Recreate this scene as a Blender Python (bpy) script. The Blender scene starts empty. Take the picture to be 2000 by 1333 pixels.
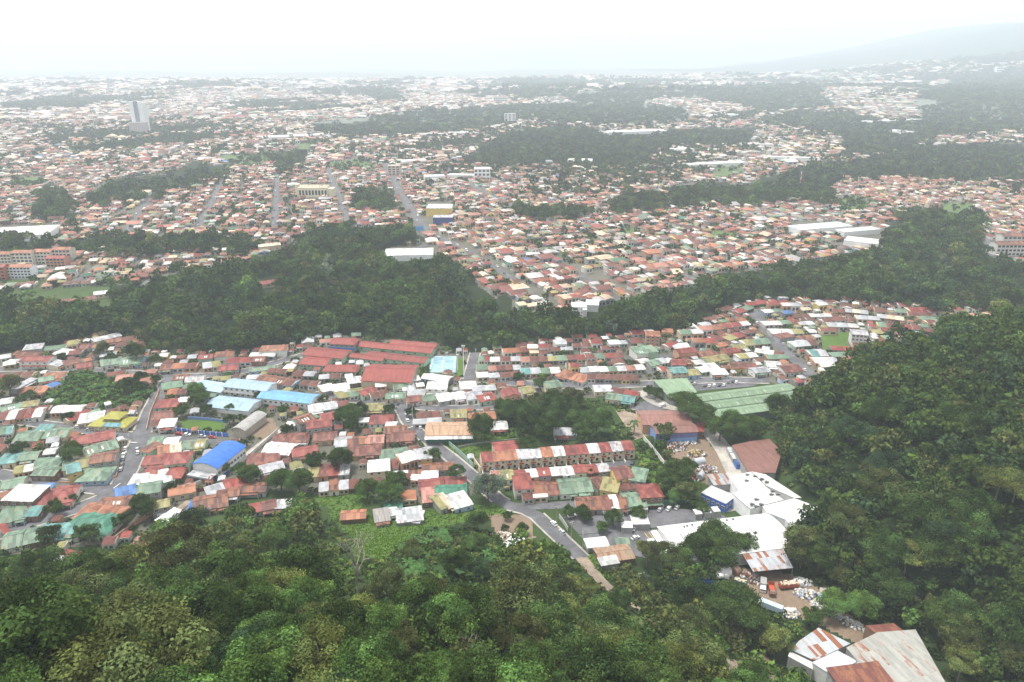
import bpy, math, random
import numpy as np
from math import radians, sin, cos, pi
scene = bpy.context.scene
col = scene.collection
R = random.Random(7)
NR = np.random.default_rng(11)
# ------------------------------------------------------------------ camera
H = 200.0            # camera height over the valley floor, m
FPX = 1444.0         # focal length in pixels of the 2000 px wide photograph
PIT = radians(21.0)
cam_d = bpy.data.cameras.new("camera"); cam = bpy.data.objects.new("camera", cam_d); col.objects.link(cam)
cam_d.sensor_width = 36.0; cam_d.lens = FPX / 2000 * 36.0
cam_d.clip_start = 1.0; cam_d.clip_end = 60000.0
cam.location = (0, 0, H); cam.rotation_euler = (radians(90) - PIT, 0, 0)
scene.camera = cam
# ------------------------------------------------------------------ sky, sun, exposure
SUN_EL, SUN_AZ = radians(74), radians(-75)      # azimuth measured from +Y towards +X
w = bpy.data.worlds.new("World"); scene.world = w; w.use_nodes = True
nt = w.node_tree; nt.nodes.clear()
out = nt.nodes.new("ShaderNodeOutputWorld"); bg = nt.nodes.new("ShaderNodeBackground")
sky = nt.nodes.new("ShaderNodeTexSky"); sky.sky_type = 'NISHITA'; sky.sun_disc = False
sky.sun_elevation = SUN_EL; sky.sun_rotation = SUN_AZ; sky.altitude = 1200; sky.air_density = 1.0; sky.dust_density = 4.0; sky.ozone_density = 1.0
hs = nt.nodes.new("ShaderNodeHueSaturation"); hs.inputs["Saturation"].default_value = 0.10; hs.inputs["Value"].default_value = 1.0
nt.links.new(sky.outputs[0], hs.inputs["Color"]); nt.links.new(hs.outputs[0], bg.inputs["Color"])
bg.inputs["Strength"].default_value = 0.10; nt.links.new(bg.outputs[0], out.inputs["Surface"])
sd = bpy.data.lights.new("sun", 'SUN'); so = bpy.data.objects.new("sun", sd); col.objects.link(so)
sd.energy = 1.5; sd.angle = radians(10); sd.color = (1.0, 0.95, 0.86)
so.rotation_euler = (radians(90) - SUN_EL, 0, -SUN_AZ + pi); so.location = (0, 0, 600)
scene.view_settings.view_transform = 'Standard'; scene.view_settings.look = 'None'
scene.view_settings.exposure = 1.72; scene.view_settings.gamma = 1.0
cy = scene.cycles
cy.max_bounces = 5; cy.diffuse_bounces = 2; cy.glossy_bounces = 1; cy.transmission_bounces = 2; cy.volume_bounces = 1
cy.transparent_max_bounces = 4; cy.use_denoising = True; cy.sample_clamp_indirect = 4.0
try: cy.denoiser = 'OPENIMAGEDENOISE'
except Exception: pass
HAZE_DENSITY = 0.00016
HAZE_COLOR = (0.82, 0.91, 1.0, 1)
HAZE_ANISO = 0.0
# ------------------------------------------------------------------ projection between the photograph and the ground
SP, CP = sin(PIT), cos(PIT)
def project(x, y, z):
    x, y, z = np.asarray(x, float), np.asarray(y, float), np.asarray(z, float)
    f = y * CP - (z - H) * SP; u = y * SP + (z - H) * CP
    f = np.where(f < 1, 1e-3, f)
    return 1000 + FPX * x / f, 666.5 - FPX * u / f, f
def onplane(px, py, z=0.0):
    dx, up = (px - 1000), (666.5 - py)
    dy = up * SP + FPX * CP; dz = up * CP - FPX * SP
    t = (z - H) / dz
    return dx * t, dy * t
def poly_in(px, py, poly):
    p = np.asarray(poly, float); ins = np.zeros(np.shape(px), bool); j = len(p) - 1
    for i in range(len(p)):
        xi, yi = p[i]; xj, yj = p[j]
        if yi != yj:
            ins ^= ((yi > py) != (yj > py)) & (px < (xj - xi) * (py - yi) / (yj - yi) + xi)
        j = i
    return ins
def seg_dist(x, y, line):
    d = np.full(np.shape(x), 1e9)
    for (ax, ay), (bx, by) in zip(line[:-1], line[1:]):
        vx, vy = bx - ax, by - ay; L = vx * vx + vy * vy + 1e-9
        t = np.clip(((x - ax) * vx + (y - ay) * vy) / L, 0, 1)
        d = np.minimum(d, np.hypot(x - ax - t * vx, y - ay - t * vy))
    return d
# ------------------------------------------------------------------ terrain
FOOT_PX = [(1575, 768), (1535, 800), (1505, 850), (1532, 905), (1548, 960), (1612, 1003), (1565, 1060), (1560, 1112), (1645, 1150), (1690, 1205), (1805, 1225), (1872, 1290), (1905, 1340), (1960, 1440)]
FOOT = [onplane(*p) for p in FOOT_PX]
HILL = FOOT + [(260, 120), (700, 60), (760, 640), (480, 585), (345, 525), (262, 487), (215, 455)]
def smooth01(t):
    t = np.clip(t, 0, 1); return t * t * (3 - 2 * t)
def T(x, y):
    x, y = np.asarray(x, float), np.asarray(y, float)
    y0 = np.interp(x, [-500, -250, -200, -100, -30, 40, 90, 130, 170, 400], [225, 243, 254, 274, 283, 246, 196, 152, 125, 120])
    d = y0 - y
    z = 0.53 * 0.5 * (d + np.sqrt(d * d + 196)) - 0.25
    z = np.where(d < -90, 0, np.maximum(z, 0))
    z = 165 - np.log1p(np.exp(np.clip((165 - z) / 8, -50, 50))) * 8 + 0.0
    z = np.maximum(z, 0)
    near = (y < 700) & (x > 100)
    if near.any():
        xx, yy = x[near] if x.ndim else x, y[near] if y.ndim else y
        ins = poly_in(xx, yy, HILL); dd = seg_dist(xx, yy, HILL + HILL[:1]) * ins
        hz = 58 * (1 - np.exp(-0.85 * dd / 58)) + 2.0 * np.sin(xx * .045 + yy * .02) * np.minimum(dd / 30, 1)
        if x.ndim: z[near] = np.maximum(z[near], hz)
        else: z = np.maximum(z, hz)
    far = 640 * smooth01((x - 2100 - 0.05 * y) / 5200) * smooth01((y - 2600) / 7000) + 45 * smooth01((x - 1000) / 1200) * smooth01((y - 1900) / 1800)
    far = far + 14 * smooth01((y - 2500) / 2500) * (np.sin(x * .0021) + np.sin(y * .0017 + x * .0007)) * smooth01((y - 2500) / 1500)
    return z + np.maximum(far, 0)
def TT(x, y): return float(T(np.array([x]), np.array([y]))[0])
def hit(px, py, h=0.0):
    """point of the terrain (plus h) seen at a pixel of the photograph"""
    dx, up = (px - 1000), (666.5 - py)
    dy = up * SP + FPX * CP; dz = up * CP - FPX * SP
    s = np.linspace(0.02, 6.0, 6000) * (H / abs(dz))
    s = s[(dy * s > 20)]
    X, Y, Z = dx * s, dy * s, H + dz * s
    k = np.argmax(Z <= T(X, Y) + h)
    return float(X[k]), float(Y[k]), float(Z[k] - h)
CROPS = {'a': (0, 600), 'b': (600, 600), 'c': (1100, 700), 'd': (800, 400), 'e': (1300, 450), 'f': (1300, 867), 'g': (0, 867), 'h': (650, 867),
         'p': (0, 60), 'q': (650, 60), 'r': (1300, 60), 's': (0, 300), 'o': (0, 0)}
def K(c, x, y):
    if c == 'o': return float(x), float(y)
    ox, oy = CROPS[c]; return ox + x * .35, oy + y * .35
# ------------------------------------------------------------------ mesh helpers
class MB:
    def __init__(s): s.v = []; s.f = []; s.m = []
    def add(s, vs, fs, m=0):
        o = len(s.v); s.v += [tuple(p) for p in vs]; s.f += [tuple(i + o for i in f) for f in fs]; s.m += [m] * len(fs)
        return s
    def box(s, x0, x1, y0, y1, z0, z1, m=0):
        return s.add([(x0, y0, z0), (x1, y0, z0), (x1, y1, z0), (x0, y1, z0), (x0, y0, z1), (x1, y0, z1), (x1, y1, z1), (x0, y1, z1)],
                     [(0, 3, 2, 1), (4, 5, 6, 7), (0, 1, 5, 4), (1, 2, 6, 5), (2, 3, 7, 6), (3, 0, 4, 7)], m)
    def slab(s, pts, t, m=0):
        """closed plate: upper outline pts, thickness t straight down"""
        n = len(pts); vs = list(pts) + [(p[0], p[1], p[2] - t) for p in pts]
        fs = [tuple(range(n)), tuple(range(2 * n - 1, n - 1, -1))] + [(i, n + i, n + (i + 1) % n, (i + 1) % n) for i in range(n)]
        return s.add(vs, fs, m)
    def tube(s, pts, rs, n=6, m=0, cap=True):
        o = len(s.v); pts = [np.array(p, float) for p in pts]
        for i, p in enumerate(pts):
            d = pts[min(i + 1, len(pts) - 1)] - pts[max(i - 1, 0)]; d = d / (np.linalg.norm(d) + 1e-9)
            a = np.cross(d, (0, 0, 1) if abs(d[2]) < .9 else (1, 0, 0)); a /= np.linalg.norm(a); b = np.cross(d, a)
            for k in range(n):
                t = 2 * pi * k / n; s.v.append(tuple(p + rs[i] * (cos(t) * a + sin(t) * b)))
        for i in range(len(pts) - 1):
            for k in range(n):
                s.f.append((o + i * n + k, o + i * n + (k + 1) % n, o + (i + 1) * n + (k + 1) % n, o + (i + 1) * n + k)); s.m.append(m)
        if cap:
            s.f.append(tuple(o + k for k in range(n))[::-1]); s.m.append(m)
            e = o + (len(pts) - 1) * n; s.f.append(tuple(e + k for k in range(n))); s.m.append(m)
        return s
    def mesh(s, name, mats):
        me = bpy.data.meshes.new(name); me.from_pydata(s.v, [], s.f)
        for m in (mats if isinstance(mats, (list, tuple)) else [mats]): me.materials.append(m)
        if any(s.m): me.polygons.foreach_set('material_index', s.m)
        me.update(); return me
    def build(s, name, mats, parent=None, loc=None, rz=0):
        o = bpy.data.objects.new(name, s.mesh(name, mats)); col.objects.link(o)
        if parent is not None: o.parent = parent
        if loc is not None: o.location = loc
        if rz: o.rotation_euler = (0, 0, rz)
        return o
def np_mesh(name, v, f, mat, fcol=None, mi=None):
    """v (n,3), f (m,4) quads; fcol (m,3) base colour per face"""
    me = bpy.data.meshes.new(name); n, m = len(v), len(f)
    me.vertices.add(n); me.vertices.foreach_set('co', np.ascontiguousarray(v, np.float32).ravel())
    me.loops.add(m * 4); me.loops.foreach_set('vertex_index', np.ascontiguousarray(f, np.int32).ravel())
    me.polygons.add(m); me.polygons.foreach_set('loop_start', np.arange(0, 4 * m, 4, dtype=np.int32))
    for q in (mat if isinstance(mat, (list, tuple)) else [mat]): me.materials.append(q)
    if mi is not None: me.polygons.foreach_set('material_index', np.ascontiguousarray(mi, np.int32))
    if fcol is not None:
        a = me.attributes.new('Col', 'FLOAT_COLOR', 'FACE')
        a.data.foreach_set('color', np.ascontiguousarray(np.concatenate([fcol, np.ones((m, 1))], 1), np.float32).ravel())
    me.update(calc_edges=True); return me
def link(name, me, parent=None, loc=None):
    o = bpy.data.objects.new(name, me); col.objects.link(o)
    if parent is not None: o.parent = parent
    if loc is not None: o.location = loc
    return o
THINGS = []     # every labelled thing, for the wording of the labels at the end
def tag(o, label, cat, group=None):
    if label: o['label'] = label
    o['category'] = cat
    if group: o['group'] = group
    return o
def empty(name, loc, rz=0.0, label=None, cat=None, group=None):
    o = bpy.data.objects.new(name, None); col.objects.link(o); o.location = loc; o.rotation_euler = (0, 0, rz); o.empty_display_size = .5
    if cat: tag(o, label, cat, group)
    return o
def struct(o): o['kind'] = 'structure'; return o
def stuff(o, label, cat): o['kind'] = 'stuff'; o['label'] = label; o['category'] = cat; return o
# ------------------------------------------------------------------ materials
MATS = {}
class NG:
    def __init__(s, name):
        s.m = bpy.data.materials.new(name); s.m.use_nodes = True; s.t = s.m.node_tree; s.t.nodes.clear()
        s.o = s.t.nodes.new("ShaderNodeOutputMaterial")
    def n(s, typ, **kw):
        nd = s.t.nodes.new("ShaderNode" + typ)
        for k, v in kw.items():
            if k in ('inp',):
                for i, x in v.items():
                    if isinstance(x, bpy.types.NodeSocket): s.t.links.new(x, nd.inputs[i])
                    else: nd.inputs[i].default_value = x
            else: setattr(nd, k, v)
        return nd
    def math(s, op, a, b=0.0, c=0.0):
        return s.n('Math', operation=op, inp={0: a, 1: b, 2: c}).outputs[0]
    def mix(s, fac, a, b, blend='MIX'):
        nd = s.n('Mix', data_type='RGBA', blend_type=blend)
        for i, x in ((0, fac), (6, a), (7, b)):
            if isinstance(x, bpy.types.NodeSocket): s.t.links.new(x, nd.inputs[i])
            else: nd.inputs[i].default_value = (tuple(x) + (1,))[:4] if i else x
        return nd.outputs[2]
    def noise(s, vec, scale, detail=3.0, rough=.55):
        return s.n('TexNoise', inp={'Vector': vec, 'Scale': scale, 'Detail': detail, 'Roughness': rough}).outputs[0]
    def ramp(s, v, a, b): return s.n('MapRange', inp={0: v, 1: a, 2: b}).outputs[0]
    def bsdf(s, c, rough=.7, metal=0.0, spec=.3, bump=None, bstr=.3, bdist=.05):
        b = s.n('BsdfPrincipled')
        for k, x in (('Base Color', c), ('Roughness', rough), ('Metallic', metal), ('Specular IOR Level', spec)):
            if isinstance(x, bpy.types.NodeSocket): s.t.links.new(x, b.inputs[k])
            else: b.inputs[k].default_value = (tuple(x) + (1,))[:4] if k == 'Base Color' else x
        if bump is not None:
            bn = s.n('Bump', inp={'Height': bump, 'Strength': bstr, 'Distance': bdist}); s.t.links.new(bn.outputs[0], b.inputs['Normal'])
        s.t.links.new(b.outputs[0], s.o.inputs[0]); return s.m
    def coord(s): return s.n('TexCoord').outputs['Object']
    def geo(s): return s.n('NewGeometry').outputs['Position']
RUST = (0.17, 0.062, 0.032)
def sheet_nodes(g, base, rustamt, sw=1.5, sl=4.0, var=.42, byrow=.3):
    """corrugated metal in sheets sw wide and sl long: each sheet its own tone, rust in patches"""
    co = g.coord(); xyz = g.n('SeparateXYZ', inp={0: co})
    rnd = g.n('ObjectInfo').outputs['Random']
    fx = g.math('FLOOR', g.math('DIVIDE', xyz.outputs[0], sw)); fy = g.math('FLOOR', g.math('DIVIDE', xyz.outputs[1], sl))
    cv = g.n('CombineXYZ', inp={0: fx, 1: fy, 2: g.math('MULTIPLY', rnd, 50.0)}).outputs[0]
    wn = g.n('TexWhiteNoise', noise_dimensions='3D', inp={0: cv})
    tone = g.math('MULTIPLY_ADD', wn.outputs[0], var * 2, 1 - var)
    off = g.n('VectorMath', operation='ADD', inp={0: co, 1: g.n('CombineXYZ', inp={0: g.math('MULTIPLY', rnd, 90.), 1: g.math('MULTIPLY', rnd, 55.), 2: 0.}).outputs[0]}).outputs[0]
    str_ = g.n('VectorMath', operation='MULTIPLY', inp={0: off, 1: (1.0, .35, 1.0)}).outputs[0]
    n1 = g.noise(str_, .55, 4, .65); n2 = g.noise(off, 2.3, 3, .6)
    tone = g.math('MULTIPLY', tone, g.math('MULTIPLY_ADD', n1, .9, .55))
    tone = g.math('MULTIPLY', tone, g.math('MULTIPLY_ADD', rnd, .3, .85))
    c = g.mix(1.0, base, g.n('CombineColor', inp={0: tone, 1: tone, 2: tone}).outputs[0], 'MULTIPLY')
    mask = g.math('ADD', g.math('MULTIPLY', n1, 1.0 - byrow), g.math('ADD', g.math('MULTIPLY', wn.outputs[0], byrow), g.math('MULTIPLY', n2, .15)))
    mask = g.ramp(mask, .86 - rustamt * .55, .98 - rustamt * .55)
    rc = g.mix(g.ramp(n2, .35, .65), RUST, (0.27, 0.12, 0.065))
    rib = g.n('TexWave', wave_type='BANDS', bands_direction='X', inp={'Vector': co, 'Scale': 1.1}).outputs[1]
    return g.mix(mask, c, rc), rib
CODE = {'R': ('red', (0.195, 0.048, 0.040), .24), 'r': ('brick-red', (0.135, 0.052, 0.042), .34), 'U': ('rust-brown', (0.12, 0.055, 0.042), .55),
        'W': ('white', (0.50, 0.50, 0.49), .16), 'G': ('pale green', (0.125, 0.190, 0.135), .22), 'D': ('dark green', (0.035, 0.135, 0.09), .05),
        'S': ('silver-grey', (0.34, 0.35, 0.37), .25), 'P': ('salmon-pink', (0.30, 0.145, 0.115), .14), 'O': ('orange', (0.27, 0.115, 0.065), .18),
        'Y': ('olive-yellow', (0.22, 0.205, 0.09), .22), 'B': ('blue', (0.06, 0.13, 0.29), .10), 'T': ('turquoise', (0.11, 0.235, 0.225), .18),
        'C': ('cream', (0.45, 0.38, 0.28), .10)}
def roof_mat(k):
    key = 'roof_' + k
    if key not in MATS:
        g = NG(CODE[k][0].replace(' ', '_').replace('-', '_') + '_roof_sheets'); c, rib = sheet_nodes(g, CODE[k][1], CODE[k][2] + .08)
        MATS[key] = g.bsdf(c, .55, 0, .35, rib, .25, .04)
    return MATS[key]
def sheet_mat(name, base, rust, sw=1.0, sl=3.0, var=.28, byrow=.3):
    if name not in MATS:
        g = NG(name); c, rib = sheet_nodes(g, base, rust, sw, sl, var, byrow); MATS[name] = g.bsdf(c, .55, 0, .35, rib, .25, .04)
    return MATS[name]
def wall_mat(name, base, dirt=.25):
    if name not in MATS:
        g = NG(name); co = g.coord(); rnd = g.n('ObjectInfo').outputs['Random']
        st = g.n('VectorMath', operation='MULTIPLY', inp={0: co, 1: (1., 1., .3)}).outputs[0]
        n = g.noise(st, 1.1, 4, .6); n2 = g.noise(co, .35, 2)
        t = g.math('MULTIPLY', g.math('MULTIPLY_ADD', n, dirt * 2, 1 - dirt), g.math('MULTIPLY_ADD', n2, .4, .8))
        t = g.math('MULTIPLY', t, g.math('MULTIPLY_ADD', rnd, .3, .85))
        MATS[name] = g.bsdf(g.mix(1.0, base, g.n('CombineColor', inp={0: t, 1: t, 2: t}).outputs[0], 'MULTIPLY'), .85, 0, .2)
    return MATS[name]
def plain(name, c, rough=.6, metal=0.0, spec=.4, var=.15, scale=1.5):
    if name not in MATS:
        g = NG(name); n = g.noise(g.coord(), scale, 3)
        t = g.math('MULTIPLY_ADD', n, var * 2, 1 - var)
        MATS[name] = g.bsdf(g.mix(1.0, c, g.n('CombineColor', inp={0: t, 1: t, 2: t}).outputs[0], 'MULTIPLY'), rough, metal, spec)
    return MATS[name]
def tinted(name, rough=.35, spec=.5, var=.1):
    """paint whose colour is the object's own colour"""
    if name not in MATS:
        g = NG(name); n = g.noise(g.coord(), 2.0, 3); t = g.math('MULTIPLY_ADD', n, var * 2, 1 - var)
        MATS[name] = g.bsdf(g.mix(1.0, g.n('ObjectInfo').outputs['Color'], g.n('CombineColor', inp={0: t, 1: t, 2: t}).outputs[0], 'MULTIPLY'), rough, 0, spec)
    return MATS[name]
def leaf_mat():
    if 'leaf' not in MATS:
        g = NG('foliage'); at = g.n('Attribute', attribute_name='Col').outputs['Color']; oc = g.n('ObjectInfo').outputs['Color']
        n = g.noise(g.geo(), .35, 3); t = g.math('MULTIPLY_ADD', n, .7, .65)
        c = g.mix(1.0, g.mix(1.0, at, oc, 'MULTIPLY'), g.n('CombineColor', inp={0: t, 1: t, 2: g.math('MULTIPLY', t, .95)}).outputs[0], 'MULTIPLY')
        d = g.n('BsdfDiffuse', inp={0: c}); tr = g.n('BsdfTranslucent', inp={0: g.mix(1.0, c, (1.0, 1.1, .5), 'MULTIPLY')})
        mx = g.n('MixShader', inp={0: .22, 1: d.outputs[0], 2: tr.outputs[0]}); g.t.links.new(mx.outputs[0], g.o.inputs[0])
        MATS['leaf'] = g.m
    return MATS['leaf']
def bark_mat(pale=False):
    return plain('pale_bark' if pale else 'bark', (.30, .27, .24) if pale else (.13, .105, .08), .9, 0, .1, .3, 2.0)
GLASS = plain('window_glass', (.045, .05, .06), .2, 0, .6, .3)
DOORM = plain('door_wood', (.12, .07, .05), .6)
FRAME = plain('window_frame_paint', (.75, .74, .72), .6)
CONC = wall_mat('concrete', (.42, .41, .38), .3)
WALLS = [('off-white', wall_mat('off_white_wall', (.68, .67, .62))), ('cream', wall_mat('cream_wall', (.62, .53, .38))), ('grey', wall_mat('grey_block_wall', (.34, .34, .33), .35)),
         ('peach', wall_mat('peach_wall', (.55, .33, .22))), ('pale green', wall_mat('pale_green_wall', (.38, .52, .38))), ('brown', wall_mat('brown_wall', (.22, .14, .10))),
         ('yellow', wall_mat('yellow_wall', (.60, .45, .17))), ('blue', wall_mat('pale_blue_wall', (.30, .45, .60)))]
# ------------------------------------------------------------------ what grows where, in photograph pixels (read off, then laid on the terrain)
WOODS = [
 [(0,577),(60,564),(117,562),(219,558),(273,550),(367,530),(469,520),(496,507),(547,485),(594,460),(640,440),(700,446),(780,442),(838,470),(750,486),(752,503),(848,503),(905,520),(935,560),(1000,605),(1100,622),(1200,592),(1300,577),(1400,547),(1440,532),(1550,522),(1620,507),(1700,502),(1745,475),(1735,440),(1800,405),(1900,420),(1930,470),(1925,500),(2000,515),(2300,530),(2300,640),(2000,640),(1880,600),(1760,600),(1700,592),(1600,586),(1440,592),(1420,632),(1330,652),(1250,662),(1150,662),(1000,682),(900,692),(850,667),(650,654),(560,678),(480,688),(300,690),(255,662),(190,650),(100,678),(0,690),(-300,700),(-300,565)],
 [(180,380),(220,350),(330,340),(380,315),(460,330),(440,345),(330,370),(250,390),(180,395)],
 [(60,420),(80,390),(110,360),(135,390),(135,430)],
 [(610,240),(680,235),(820,215),(950,215),(1000,240),(960,250),(830,265),(700,270),(620,260)],
 [(910,312),(980,262),(1100,247),(1250,262),(1400,250),(1420,280),(1300,290),(1240,320),(1180,330),(1090,317),(960,327)],
 [(520,300),(600,290),(605,320),(540,335)],
 [(1560,330),(1700,310),(1900,310),(2000,330),(2200,335),(2200,352),(2000,352),(1800,346),(1640,350),(1620,390),(1500,390),(1450,370),(1480,350)],
 [(1800,230),(1860,150),(2000,130),(2300,120),(2300,260),(2000,255),(1850,265)],
 [(0,470),(60,463),(100,480),(40,496),(0,495)],
 [(140,475),(200,463),(480,463),(510,470),(470,490),(330,486),(200,493),(140,493)],
 [(1480,240),(1560,215),(1700,232),(1840,250),(1830,275),(1640,262)],
 [(700,180),(760,172),(800,190),(740,200)], [(1100,185),(1250,170),(1330,180),(1250,205),(1120,205)],
 [(1320,180),(1500,165),(1620,172),(1600,190),(1400,200)], [(0,205),(120,190),(190,195),(170,212),(0,215)],
 [(960,400),(1050,415),(1140,400),(1180,412),(1060,428)], [(1190,395),(1290,378),(1290,402),(1200,415)],
 [(690,380),(745,365),(760,400),(700,410)], [(1000,545),(960,600),(1000,612)],
 [(1300,365),(1400,355),(1470,365),(1465,395),(1380,400),(1305,398)], [(1300,254),(1475,250),(1470,286),(1310,284)], [(1640,258),(1795,252),(1790,300),(1650,306)], [(1720,286),(2080,280),(2080,328),(1730,322)], [(1035,206),(1180,200),(1340,210),(1350,236),(1180,246),(1060,236)], [(1420,196),(1600,190),(1640,206),(1500,222)], [(960,160),(1120,152),(1200,166),(1040,176)],
 [(1690,1080),(1600,1100),(1560,1060),(1610,1010)],
]
MIDGRASS = [[(430,305),(520,300),(525,322),(440,328)], [(20,345),(90,345),(95,362),(25,368)], [(1620,388),(1680,384),(1700,400),(1690,420),(1640,412)], [(1835,395),(1905,398),(1900,420),(1840,412)],
            [(1385,322),(1450,320),(1450,342),(1400,350)], [(640,318),(720,310),(735,330),(660,338)], [(1210,445),(1260,448),(1250,462),(1205,458)], [(1390,450),(1435,455),(1420,468),(1380,462)],
            [(0,548),(60,545),(100,550),(60,556),(0,556)], [(560,285),(610,275),(640,280),(590,292)], [(1790,345),(1930,350),(1925,358),(1800,352)]]
SCRUB = [[(-60,546),(130,548),(215,562),(215,600),(100,612),(-60,600)]]
GRASS = [[(640,1000),(700,985),(735,1020),(830,1000),(900,985),(965,985),(1000,982),(980,1008),(860,1030),(760,1062),(690,1052),(655,1022)], [(500,1085),(585,1058),(560,1118),(520,1112)], [(595,972),(730,960),(730,985),(660,1000)],
         [(835,862),(1010,845),(1020,880),(930,895),(890,885)], [(880,855),(1010,835),(1010,850),(890,872)], [(1240,870),(1262,850),(1300,905),(1320,960),(1270,960)], [(353,815),(440,820),(440,843),(358,838)],
         [(1930,770),(2000,745),(2000,830),(1950,820)], [(1140,1085),(1165,1080),(1190,1120),(1180,1150),(1150,1110)], [(560,780),(600,770),(600,800),(545,800)], [(815,690),(845,690),(845,735),(815,735)],
         [(890,700),(905,700),(905,735),(892,735)], [(1600,650),(1660,650),(1650,690),(1610,690)], [(1860,610),(1940,615),(1950,640),(1870,640)]]
GRASS.append([(684,1014),(835,1008),(812,1050),(745,1100),(690,1088)])
CROP = [[(-60,1165),(200,1128),(175,1180),(90,1205),(-60,1225)], [(735,1110),(812,1055),(870,1030),(960,1040),(1010,1080),(1000,1135),(930,1160),(760,1150)]]
SOIL = [[(952,1003),(1035,1005),(1045,1050),(1010,1075),(970,1050)], [(1405,1118),(1480,1110),(1560,1125),(1640,1180),(1700,1240),(1680,1262),(1600,1220),(1540,1200),(1440,1168)], [(1290,875),(1370,850),(1420,905),(1440,935),(1400,960),(1340,920)],
        [(340,852),(320,845),(330,815),(350,815)], [(490,850),(505,820),(530,815),(545,840),(520,862)], [(1545,815),(1562,818),(1560,845),(1546,845)], [(1365,1310),(1500,1270),(1520,1333),(1400,1333)]]
BANANAS = [(95,735),(150,725),(250,730),(300,740),(300,770),(270,790),(180,795),(90,785)]
NEARTOWN = [(0,1110),(-40,1110),(-40,690),(90,685),(200,655),(260,665),(300,690),(480,690),(560,680),(650,655),(850,665),(900,690),(930,690),(1090,665),(1330,650),(1430,600),(1500,585),(1760,600),(1870,635),(1750,670),(1650,705),(1560,770),(1500,745),(1290,740),(1240,775),(1000,780),(940,830),(960,960),(830,985),(620,965),(520,955),(400,1000),(280,1060),(150,1090)]
def in_any(px, py, polys):
    r = np.zeros(np.shape(px), bool)
    for p in polys:
        q = np.asarray(p, float); bb = (px > q[:, 0].min()) & (px < q[:, 0].max()) & (py > q[:, 1].min()) & (py < q[:, 1].max())
        if bb.any():
            k = np.nonzero(bb); r[k] |= poly_in(px[k], py[k], p)
    return r
ROADS = [  # pixel polyline, width m, surface
 ([(337,732),(300,790),(276,850),(258,905),(228,962),(170,988),(90,1012),(0,1044),(-60,1064)], 9, 'asphalt'),
 ([(-60,812),(0,820),(90,830),(170,842),(262,853)], 7, 'asphalt'), ([(268,853),(340,856),(440,866)], 6, 'asphalt'),
 ([(-60,722),(0,722),(150,722),(310,733),(400,736),(480,727),(560,703),(610,690)], 7, 'asphalt'),
 ([(-60,915),(0,928),(80,942),(160,952),(225,960)], 8, 'asphalt'),
 ([(782,796),(800,832),(840,864),(890,902),(940,947),(985,987),(1040,1000),(1078,1036),(1112,1068),(1135,1090)], 6.6, 'asphalt'),
 ([(1135,1090),(1155,1115),(1190,1150),(1240,1188),(1320,1225),(1420,1290),(1480,1340)], 5.5, 'dirt'),
 ([(610,770),(700,784),(782,793),(870,800),(965,795)], 6.5, 'asphalt'), ([(915,742),(922,715),(928,690)], 6.5, 'asphalt'),
 ([(985,990),(1060,990),(1130,985),(1300,985)], 6, 'asphalt'), ([(945,932),(1020,925),(1235,905)], 6, 'asphalt'),
 ([(1468,605),(1485,630),(1510,660),(1540,695),(1585,735)], 8, 'asphalt'), ([(930,742),(1100,757),(1240,752),(1310,748),(1400,742),(1500,745)], 8, 'asphalt'),
 ([(1250,765),(1285,790),(1330,800)], 9, 'concrete'), ([(1378,838),(1412,875),(1432,915),(1442,935)], 10, 'concrete'),
 ([(455,928),(480,890),(520,860),(560,835)], 3.5, 'concrete'), ([(255,1070),(320,1020),(370,980)], 3.5, 'dirt'),
 ([(1320,690),(1400,705),(1440,725)], 6, 'asphalt'), ([(930,715),(1100,712),(1320,695)], 5, 'asphalt'), ([(930,735),(1150,735),(1290,728)], 4, 'asphalt')]
MIDROADS = [([(752,320),(775,365),(830,450)], 12), ([(832,452),(900,482),(980,530),(1062,592)], 9), ([(640,335),(665,390),(682,448)], 9), ([(542,340),(540,390),(536,442)], 9),
 ([(432,355),(410,400),(388,445)], 9), ([(310,372),(275,410),(245,455)], 9), ([(150,415),(110,445),(85,475)], 9), ([(870,330),(960,385),(1090,440)], 8), ([(1080,505),(1150,550),(1215,585)], 8),
 ([(1530,455),(1600,468),(1670,490)], 8), ([(1920,460),(1935,490),(1925,510)], 10), ([(300,540),(260,575)], 7), ([(185,520),(150,552)], 7), ([(1250,500),(1340,540),(1390,560)], 7),
 ([(470,400),(700,385),(790,375)], 7), ([(250,455),(400,448),(700,440)], 7), ([(1920,400),(1990,385)], 8), ([(530,185),(500,205)], 14), ([(1240,320),(1320,300),(1400,290)], 9), ([(720,505),(840,480),(870,472)], 8)]
ROAD_XY = [([hit(*p)[:2] for p in pl], w, s) for pl, w, s in ROADS]
MID_XY = [([onplane(*p) for p in pl], w) for pl, w in MIDROADS]
PAVED = [([(1100,1012),(1200,1000),(1300,992),(1400,1000),(1420,1012),(1290,1030),(1200,1042),(1130,1046)], 'asphalt'), ([(1130,1048),(1200,1042),(1285,1034),(1330,1085),(1260,1092),(1160,1075)], 'asphalt'), ([(1300,762),(1420,740),(1500,742),(1470,755),(1345,765)], 'asphalt'),
         ([(1225,790),(1290,778),(1300,800),(1235,812)], 'asphalt'), ([(1380,960),(1440,955),(1460,990),(1420,1002)], 'concrete'), ([(843,696),(892,696),(890,728),(836,728)], 'court'), ([(1200,800),(1240,800),(1270,850),(1240,860)], 'dirt')]
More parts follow.
